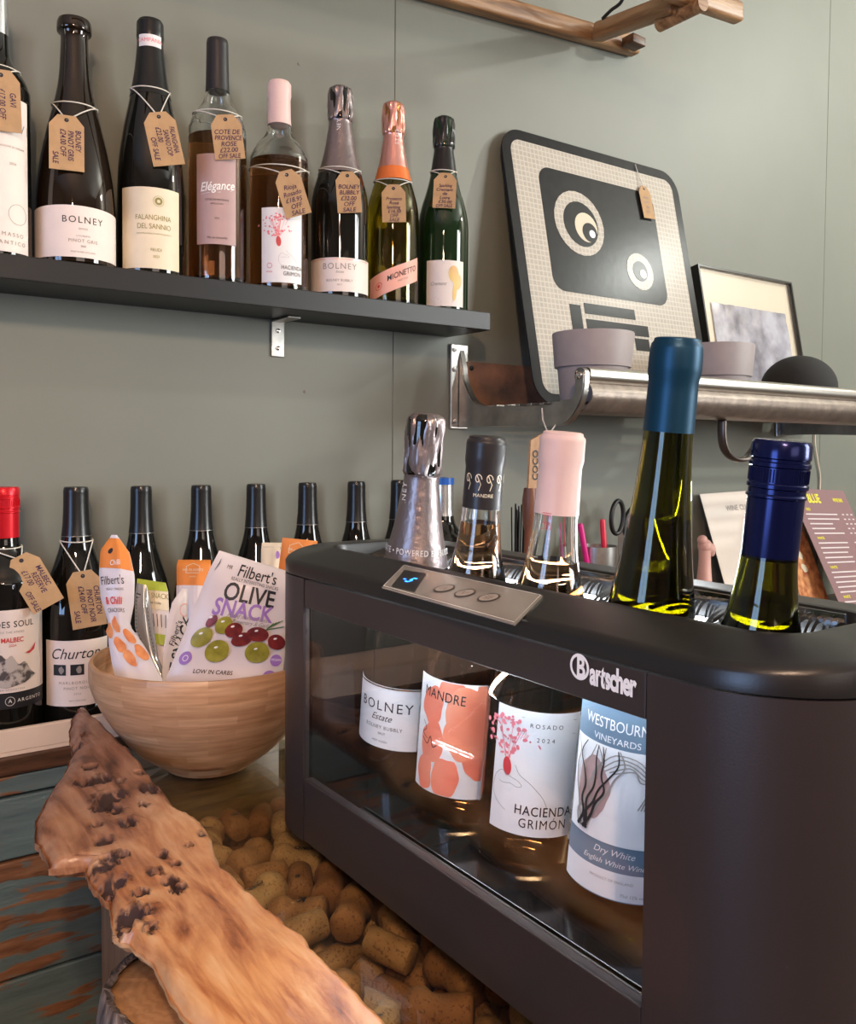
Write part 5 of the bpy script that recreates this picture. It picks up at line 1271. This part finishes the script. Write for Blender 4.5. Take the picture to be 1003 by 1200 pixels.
# sign
s0 = at(620, 478, Y=1.047); yb_, zb_ = 1.045, ZR+.001
tl = at(588, 148, Y=YW-.008)
yt_, zt_ = YW-.008, tl.z
sxl = .5*(tl.x+at(618, 440, Y=1.055).x); sxr = at(790, 200, Y=YW-.008).x
SW = sxr-sxl; svec = Vector((0, yt_-yb_, zt_-zb_)); SH = svec.length; sv = svec.normalized(); sN = Vector((1, 0, 0)).cross(sv).normalized()
if sN.y > 0: sN = -sN
sg = thing('road_sign', 'scuffed black and reflective white sign with two googly eyes leaning on the wall', 'sign', (sxl, yb_, zb_))
SFN = lambda a, b, c: tuple(Vector((1, 0, 0))*a+sv*b+sN*c)
obj('plate', prism(rrect(0, SW, 0, SH, .045, 8), 0, .003, fn=SFN), SIGNB, sg)
obj('reflective_field', prism(rrect(.019, SW-.019, .019, SH-.019, .022, 8), .0031, .0036, fn=SFN), REFL, sg)
bw = SW; 
def spx(u, v):
    q = atp(u, v, (sxl, yb_, zb_), sN)-Vector((sxl, yb_, zb_)); return q.x, q.dot(sv)
BLK = SIGNB
a_ = spx(632, 208); b_ = spx(770, 352)
x0, x1 = spx(634, 240)[0], spx(763, 240)[0]; y1, y0 = spx(700, 213)[1], spx(700, 348)[1]
scr_ = []
panel_o = obj('black_face', prism(rrect(x0, x1, y0, y1, .026, 8), .0037, .0042, fn=SFN), BLK, sg)
def disc(c, r, h, mat, name, par):
    p = shape2d('ell', c[0], c[1], r, r, 0)[0][1:]
    return obj(name, prism(p, h, h+.0004, fn=SFN), mat, par)
ec = spx(677, 263); er = (spx(705, 265)[0]-spx(649, 262)[0])/2
e1 = disc(ec, er, .0043, REFL, 'eye', sg)
disc((ec[0]+er*.05, ec[1]-er*.02), er*.70, .0048, BLK, 'pupil', e1); disc((ec[0]+er*.24, ec[1]-er*.10), er*.46, .0053, MATBOARD, 'iris', e1); disc((ec[0]+er*.36, ec[1]-er*.24), er*.30, .0058, BLK, 'pupil', e1); disc((ec[0]+er*.44, ec[1]-er*.28), er*.12, .0063, LOGOW, 'glint', e1)
ec = spx(748, 319.5); er = (spx(763, 320)[0]-spx(733, 318)[0])/2
e2 = disc(ec, er, .0043, REFL, 'eye', sg)
disc((ec[0], ec[1]+er*.02), er*.55, .0048, BLK, 'pupil', e2); disc((ec[0]+er*.18, ec[1]-er*.12), er*.24, .0053, LOGOW, 'glint', e2)
bars = [(670, 678, 358, 391), (684, 742, 360, 372), (687, 758, 379, 392), (744, 758, 398, 412), (687, 735, 400, 412)]
for (u0, u1, v0, v1) in bars:
    a = spx(u0, v1 if u1-u0 < 20 else (v0+v1)/2+4); b = spx(u1, v0 if u1-u0 < 20 else (v0+v1)/2+4)
    xa_, xb_ = a[0], b[0]; hh = abs(spx((u0+u1)/2, v0)[1]-spx((u0+u1)/2, v1)[1]); yc = spx((u0+u1)/2, (v0+v1)/2)[1]
    obj('printed_bar', prism([(xa_, yc-hh/2), (xb_, yc-hh/2), (xb_, yc+hh/2), (xa_, yc+hh/2)], .0037, .0041, fn=SFN), BLK, sg)
th = Vector((sxl, yb_, zb_))+Vector(SFN(*spx(750, 224), .009))
ty = spx(742, 194)
price_tag('kraft tag with faint handwriting hanging on the black and white sign', th, ['vintage', 'metal', 'sign', '£60', ''], roll=.07, vertical=False, L=.064, W=.031, basis=(Vector((1, 0, 0)), sv, sN), ink=GREYINK, size=.006, necks=[Vector((sxl, yb_, zb_))+Vector(SFN(ty[0], ty[1], .005))])

# pots
def pot(u, v, Rt, label, Y):
    p = at(u, v, Y=Y); z = ZR+.0003; H = p.z-z
    t = thing('ceramic_pot', label, 'pot', (p.x, Y, z), 'grey pots on the metal rack')
    R = Rt
    obj('pot_body', lathe([(.0005, 0), (R*.74, 0), (R*.78, .003), (R*.86, H*.50)], 64, cap0=False, cap1=False), POTM, t, smooth=True, angle=40)
    obj('rim', lathe([(R*.86, H*.50), (R*.93, H*.505), (R*.935, H*.52), (R*1.0, H-.0015), (R*.985, H), (R*.94, H-.001), (R*.86, H*.55), (R*.80, H*.2), (.0005, H*.1)], 64, cap0=False, cap1=False), POTM, t, smooth=True, angle=40)
dpl = (at(695, 400, Y=.94)-CAM).dot(FW)
pot(695, 391, 47.5*dpl/FPX, 'grey two step ceramic pot in front of the sign on the metal rack', .935)
dpl = (at(841, 400, Y=.94)-CAM).dot(FW)
pot(841, 405, 41.5*dpl/FPX, 'smaller looking grey pot behind the teal capped bottle on the metal rack', .935)
# smart speaker
dY = .968; p = at(936, 440, Y=dY); dp = (p-CAM).dot(FW); R = 42.5*dp/FPX; top = at(936, 417, Y=dY).z
t = thing('dome_speaker', 'round black fabric dome speaker at the right of the metal rack', 'speaker', (p.x, dY, ZR+.0003)); hh = top-ZR
obj('fabric_shell', lathe([(R*.55, .004)]+[(R*math.cos(math.radians(a)), hh*.45+hh*.55*math.sin(math.radians(a))) for a in range(-45, 90, 9)]+[(.0005, hh)], 48), FABRIC, t, smooth=True, angle=60)
obj('foot', lathe([(R*.5, 0), (R*.5, .005)], 40), SCISS, t)
# picture
tlp = at(811, 313, Y=YW-.016); trp = at(921, 333, Y=YW-.016); PZ = .5*(tlp.z+trp.z)
pb_ = Vector((tlp.x, YW-.075, ZR+.001)); pv = Vector((0, .075-.018, PZ-ZR)); PH = pv.length; pv.normalize(); PWd = trp.x-tlp.x; pN = Vector((1, 0, 0)).cross(pv).normalized()
if pN.y > 0: pN = -pN
PF = lambda a, b, c: tuple(Vector((1, 0, 0))*a+pv*b+pN*c)
pic = thing('picture_frame', 'thin black framed picture with a crinkled wrapped photo leaning on the wall', 'picture', pb_)
bm = bmesh.new(); fw_ = .0042
for (a0, a1, b0, b1) in ((0, PWd, 0, fw_), (0, PWd, PH-fw_, PH), (0, fw_, fw_, PH-fw_), (PWd-fw_, PWd, fw_, PH-fw_)): prism([(a0, b0), (a1, b0), (a1, b1), (a0, b1)], -.012, .012, bm, PF)
obj('frame', bm, FRAMEB, pic)
obj('mount', prism([(fw_, fw_), (PWd-fw_, fw_), (PWd-fw_, PH-fw_), (fw_, PH-fw_)], -.004, .002, fn=PF), MATBOARD, pic)
bm = bmesh.new(); n = 26
def pgrid(x0, x1, y0, y1, h, amp):
    V = []; F = []
    for j in range(n+1):
        for i in range(n+1):
            a = x0+(x1-x0)*i/n; b = y0+(y1-y0)*j/n; V.append(PF(a, b, h+amp*noise.noise((a*55, b*22+a*30, 1))+amp*.6*noise.noise((a*120, b*120, 4))))
    for j in range(n):
        for i in range(n): F.append((j*(n+1)+i, j*(n+1)+i+1, (j+1)*(n+1)+i+1, (j+1)*(n+1)+i))
    return V, F
obj('cover_glass', prism([(fw_, fw_), (PWd-fw_, fw_), (PWd-fw_, PH-fw_), (fw_, PH-fw_)], .0085, .0095, fn=PF), PANE, pic)
obj('wrapped_photo', pgrid(.035, PWd-.03, .02, PH*.76, .0045, .0022), PHOTO, pic, smooth=True)
# J hook beneath
hp = [(846, 492), (846, 512), (849, 526), (856, 535), (866, 539), (876, 536), (886, 522)]
hk = thing('coat_hook', 'dark metal hook curving down beneath the metal rack', 'hook', at(846, 492, Y=.9))
bm = tube(catmull([tuple(at(u, v, Y=.9+.0*i)-at(846, 492, Y=.9)) for i, (u, v) in enumerate(hp)], 5), .0045, 10)
for v in bm.verts: v.co.y = v.co.y*1.9
obj('hook_bar', bm, ZINCD, hk, smooth=True)
# wooden clothes-airer frame, upper right
wr = thing('wooden_wall_frame', 'old oak wall rack with batten, arm and front rail at the top of the picture', 'rack', (0, 0, 0))
e_ = at(745, 55, Y=YW-.014); s_ = at(500, -14, Y=YW-.014); dirb = (e_-s_).normalized(); perp = Vector((-dirb.z, 0, dirb.x))
def beam(a, b, hw, hd, mat, parent, name, up=None, bev=.006):
    a, b = Vector(a), Vector(b); x = (b-a).normalized(); up = Vector(up) if up else Vector((0, 0, 1)); y = up.cross(x).normalized(); z = x.cross(y)
    L = (b-a).length; bm = box(0, L, -hd, hd, -hw, hw, bev, seg=3)
    M4 = Matrix(((x.x, y.x, z.x, a.x), (x.y, y.y, z.y, a.y), (x.z, y.z, z.z, a.z), (0, 0, 0, 1)))
    me_o = obj(name, bm, mat, parent, smooth=True, angle=35); me_o.matrix_local = M4; return me_o
beam(s_-dirb*.7, e_, .0165, .013, AIRER, wr, 'batten')
fe = at(866, 16, Y=.90); fs_ = fe-dirb*1.1
beam(fs_, fe, .016, .011, AIRER, wr, 'front_rail')
am0 = at(700, 38, Y=YW-.03); am1 = at(792, 4, Y=.915)
beam(am0, am1, .016, .012, AIRER, wr, 'arm')
db = at(790, 20, Y=.93); obj('dowel', tube([db+Vector((0, .03, .0)), db-Vector((0, .055, 0))], .012, 18), AIRER, wr, smooth=True, angle=40)
beam(at(735, 46, Y=YW-.045), at(750, 53, Y=YW-.045), .008, .014, DARKWOOD, wr, 'end_block', bev=.002)
obj('cord', tube(catmull([tuple(at(706, 22, Y=YW-.06)), tuple(at(716, 12, Y=YW-.08)), tuple(at(728, 2, Y=YW-.1)), tuple(at(736, -20, Y=YW-.12))], 5), .003, 8), SCISS, wr, smooth=True)

# ================================================================ BEHIND THE COOLER
# leaflets
def leaflet(name, label, px, Yb, Yt, mat, prints, group=None, th=.001):
    tl_, tr_, bl_ = at(*px[0], Y=Yt), at(*px[1], Y=Yt), at(*px[2], Y=Yb)
    ex = (tr_-tl_); W = ex.length; ex.normalize(); ey = (tl_-bl_); k = (tl_.z-1.0112)/(tl_.z-bl_.z); ey = ey*k; H = ey.length; ey.normalize()
    n_ = ex.cross(ey).normalized()
    if n_.y > 0: n_ = -n_
    t = thing(name, label, 'leaflet', tl_-ey*H, group)
    f = lambda a, b, c: tuple(ex*a+ey*b+n_*c)
    o = obj('card', prism([(0, 0), (W, 0), (W, H), (0, H)], -th, 0, fn=f), mat, t)
    add_prints(lambda x, y, l: Vector(f(x, H+y, l+.0002)), prints(W, H), o)
leaflet('leaflet', 'white leaflet with pink and grey lines standing behind the teal capped bottle', [(820, 579), (905, 573), (848, 680)], YW-.06, YW-.012, LEAF1, lambda W, H: [T('WINE CLUB', .45*W, -.035, .016, GREYINK, bold=.01), T('£25.00', .55*W, -.06, .015, PINKINK, bold=.03), T('PER MONTH', .55*W, -.085, .009, GREYINK), T('JOIN US', .6*W, -.11, .018, PINKINK, bold=.03), S(ORANGE, 'orange_box', 'rect', .4*W, .75*W, -.14, -.128)])
def menu_pr(W, H):
    o = [T('BLUE', .36*W, -.024, .030, YELLOWINK, bold=.03, sx=.75), T('WINE BAR', .80*W, -.026, .0125, YELLOWINK, bold=.03, sx=.7)]
    r_ = random.Random(2); y = -.05
    for i in range(20):
        if i % 6 == 0: o.append(T('WHITE' if i else 'RED', .18*W, y, .009, YELLOWINK, bold=.02))
        else:
            o.append(S(SNACKW, 'menu_lines', 'line', [(.1*W, y), (W*r_.uniform(.5, .68), y)], .003))
            for k in range(3): o.append(S(SNACKW, 'menu_lines', 'rect', W*(.76+.08*k), W*(.80+.08*k), y-.0015, y+.0015))
        y -= .0115
    return o
leaflet('wine_menu', 'mauve wine menu with yellow heading at the right edge of the picture', [(924, 572), (988, 575), (968, 672)], YW-.10, YW-.03, MENUM, menu_pr)
leaflet('food_leaflet', 'leaflet with an orange food photo beside the mauve menu', [(900, 590), (935, 600), (935, 690)], YW-.075, YW-.026, FOODM, lambda W, H: [S(CREAM, 'pale_patches', 'blob', .5*W, -.05-.03*i, .012, .010, i) for i in range(4)])
# steel cup with scissors and pens
cpp = at(722, 640, Y=1.02); cup = thing('pen_pot', 'tall steel pot holding scissors and pens behind the cooler', 'pot', (cpp.x, 1.095, 1.0111))
CPX = cpp.x+.035; cup.location.x = CPX; CPY = 1.095
ctop = at(730, 637, Y=CPY).z-1.0111
obj('pot_wall', lathe([(.0005, 0), (.032, 0), (.034, .004), (.034, ctop), (.0325, ctop), (.032, .006), (.0005, .004)], 32, cap0=False, cap1=False), ZINC, cup, smooth=True, angle=40)
sc0 = at(726, 606, Y=CPY)
sci = thing('scissors', 'black handled scissors standing in the steel pot', 'scissors', (sc0.x, CPY, 1.02))
def loop(cx, cz, rx, rz, rot, r=.0042):
    return tube([(cx+rx*math.cos(a)*math.cos(rot)-rz*math.sin(a)*math.sin(rot), 0, cz+rx*math.cos(a)*math.sin(rot)+rz*math.sin(a)*math.cos(rot)) for a in [2*PI*k/24 for k in range(24)]], r, 8, closed=True)
hz = sc0.z-1.02
obj('handle', loop(-.006, hz, .0155, .030, -.08), SCISS, sci, smooth=True); obj('handle', loop(.030, hz-.010, .0155, .028, -.45), SCISS, sci, smooth=True)
obj('blade', prism([(-.002, .0), (.003, .0), (.012, hz-.02), (-.008, hz-.026)], -.001, 0, fn=lambda a, b, c: (a+.004, c, b)), CHROME, sci)
obj('blade', prism([(-.002, .0), (.003, .0), (.018, hz-.036), (.004, hz-.036)], .0003, .0013, fn=lambda a, b, c: (a+.004, c, b)), CHROME, sci)
def pen(u, v, mat, label, Y=CPY-.01, r=.005, dx=0):
    p = at(u, v, Y=Y); z0 = 1.018; t = thing('pen', label, 'pen', (p.x+dx, Y, z0), None, (0, math.atan2(-dx, p.z-z0), 0)); H = p.z-z0
    obj('barrel', lathe([(.0008, 0), (.003, .008), (r*.8, .012), (r*.8, H*.62)], 14), SCISS, t, smooth=True, angle=40)
    obj('cap', lathe([(r, H*.62), (r, H-.004), (r*.7, H), (.0005, H+.0005)], 16), mat, t, smooth=True, angle=40)
pen(706, 608, REDPL, 'red capped pen beside the scissors', dx=.02); pen(679, 609, MAGPL, 'magenta capped pen seen right of the pink capsule', dx=.055)
# straws and holders
p = at(607, 595, Y=1.09); stw = thing('straw_holder', 'dark holder of thin black straws behind the cooler', 'holder', (p.x, 1.09, 1.0111))
obj('cup', lathe([(.0005, 0), (.024, 0), (.024, .12), (.022, .12), (.022, .004), (.0005, .004)], 28, cap0=False, cap1=False), SCISS, stw, smooth=True, angle=40)
bm = bmesh.new(); rs = random.Random(4)
for k in range(16):
    a = rs.uniform(0, 2*PI); r = rs.uniform(0, .010); top = Vector((r*1.2*math.cos(a)+rs.uniform(-.008, .006), r*math.sin(a), p.z-1.0111+rs.uniform(-.008, .008))); tube([(r*math.cos(a)*.8, r*math.sin(a)*.8, .005), top], .0012, 6, bm)
sb = obj('straws', bm, SCISS, stw); sb['kind'] = 'stuff'
# wooden tag with lettering hanging by string, and a wooden handle
h0 = at(635, 480, Y=YK+.03); 
wt = thing('wooden_tag', 'small wooden tag with dark lettering hung by strings from the rack', 'tag', at(624, 512, Y=.92))
o3 = Vector(wt.location); tw = [at(u, v, Y=.92)-o3 for u, v in ((617, 572), (632, 572), (634, 508), (620, 516))]
nY = Vector((0, -1, 0)); bm = bmesh.new(); A = [bm.verts.new(q) for q in tw]; B = [bm.verts.new(q+nY*.004) for q in tw]; bm.faces.new(A); bm.faces.new(B[::-1])
for k in range(4): bm.faces.new((A[k], A[(k+1) % 4], B[(k+1) % 4], B[k]))
bmesh.ops.recalc_face_normals(bm, faces=bm.faces); o = obj('board', bm, CRATEW, wt)
add_prints(lambda x, y, l: Vector((x, -.0045-l, y))+at(625, 545, Y=.92)-o3, [T('COCO', 0, 0, .014, BLACKINK, PI/2, bold=.02)], o)
obj('string', tube([at(635, 478, Y=.92)-o3, at(636, 492, Y=.92)-o3, at(641, 505, Y=.92)-o3, at(633, 512, Y=.918)-o3], .0011, 6), STRING, wt)
obj('string', tube([at(655, 492, Y=.92)-o3, at(646, 505, Y=.92)-o3, at(633, 514, Y=.918)-o3], .0011, 6), STRING, wt)
p = at(621, 572, Y=1.06); mg = thing('wooden_muddler', 'brown wooden handled utensil standing behind the cooler', 'utensil', (p.x, 1.06, 1.0111)); hH = p.z-1.0111
obj('handle', lathe([(.0005, 0), (.009, .002), (.0085, hH*.75), (.0115, hH*.80), (.0125, hH*.93), (.010, hH), (.0005, hH+.002)], 24, cap0=False, cap1=False), M('reddish_wood', (.33, .13, .07), .4, alt=(.2, .07, .04), nscale=20, stretch=(4, 4, 1)), mg, smooth=True, angle=50)
# pink figurine
p = at(825, 637, Y=1.0); fg = thing('pink_figurine', 'small pink lumpy figurine in front of the white leaflet', 'figurine', (p.x, 1.075, 1.0111))
p = at(826, 640, Y=1.075); fg.location.x = p.x
bm = bmesh.new()
for (dx, dz, r) in ((0, p.z-1.0111, .014), (-.008, p.z-1.0111+.012, .010), (.014, p.z-1.0111-.006, .012), (.019, p.z-1.0111-.014, .008)):
    bmesh.ops.create_uvsphere(bm, u_segments=18, v_segments=12, radius=r, matrix=Matrix.Translation((dx, 0, dz)))
lathe(catmull([(.02, 0), (.018, .05), (.012, .12), (.012, p.z-1.0111)], 4), 24, bm=bm)
obj('figure', bm, SKINP, fg, smooth=True)
# white cable
cb = obj('white_cable', tube(catmull([tuple(at(u, v, Y=YW-.004)) for u, v in ((955, 490), (955, 520), (958, 540), (961, 560), (960, 590), (960, 660))], 6), .0018, 8), TRAYM, smooth=True)
prop(cb, 'thin white cable running down the wall under the metal rack', 'cable')
# wooden crates on the left, outside the frame (seen only as a reflection in the glass)
for k, (z0, lb) in enumerate(((0, 'lower wooden crate beside the teal counter, left of the frame'), (.47, 'upper wooden crate beside the teal counter, left of the frame'))):
    t = thing('wooden_crate', lb, 'crate', (-.36, .86, z0), 'wooden crates left of the bar')
    for j in range(4):
        obj('board', box(.12, .13, -.2, .17, .005+.115*j, .112+.115*j, .002), CRATEW, t)
        obj('board', box(-.13, -.12, -.2, .17, .005+.115*j, .112+.115*j, .002), CRATEW, t)
        obj('board', box(-.119, .119, -.2, -.19, .005+.115*j, .112+.115*j, .002), CRATEW, t)
        obj('board', box(-.119, .119, .16, .17, .005+.115*j, .112+.115*j, .002), CRATEW, t)
    obj('base', box(-.119, .119, -.189, .159, .005, .015), CRATEW, t)
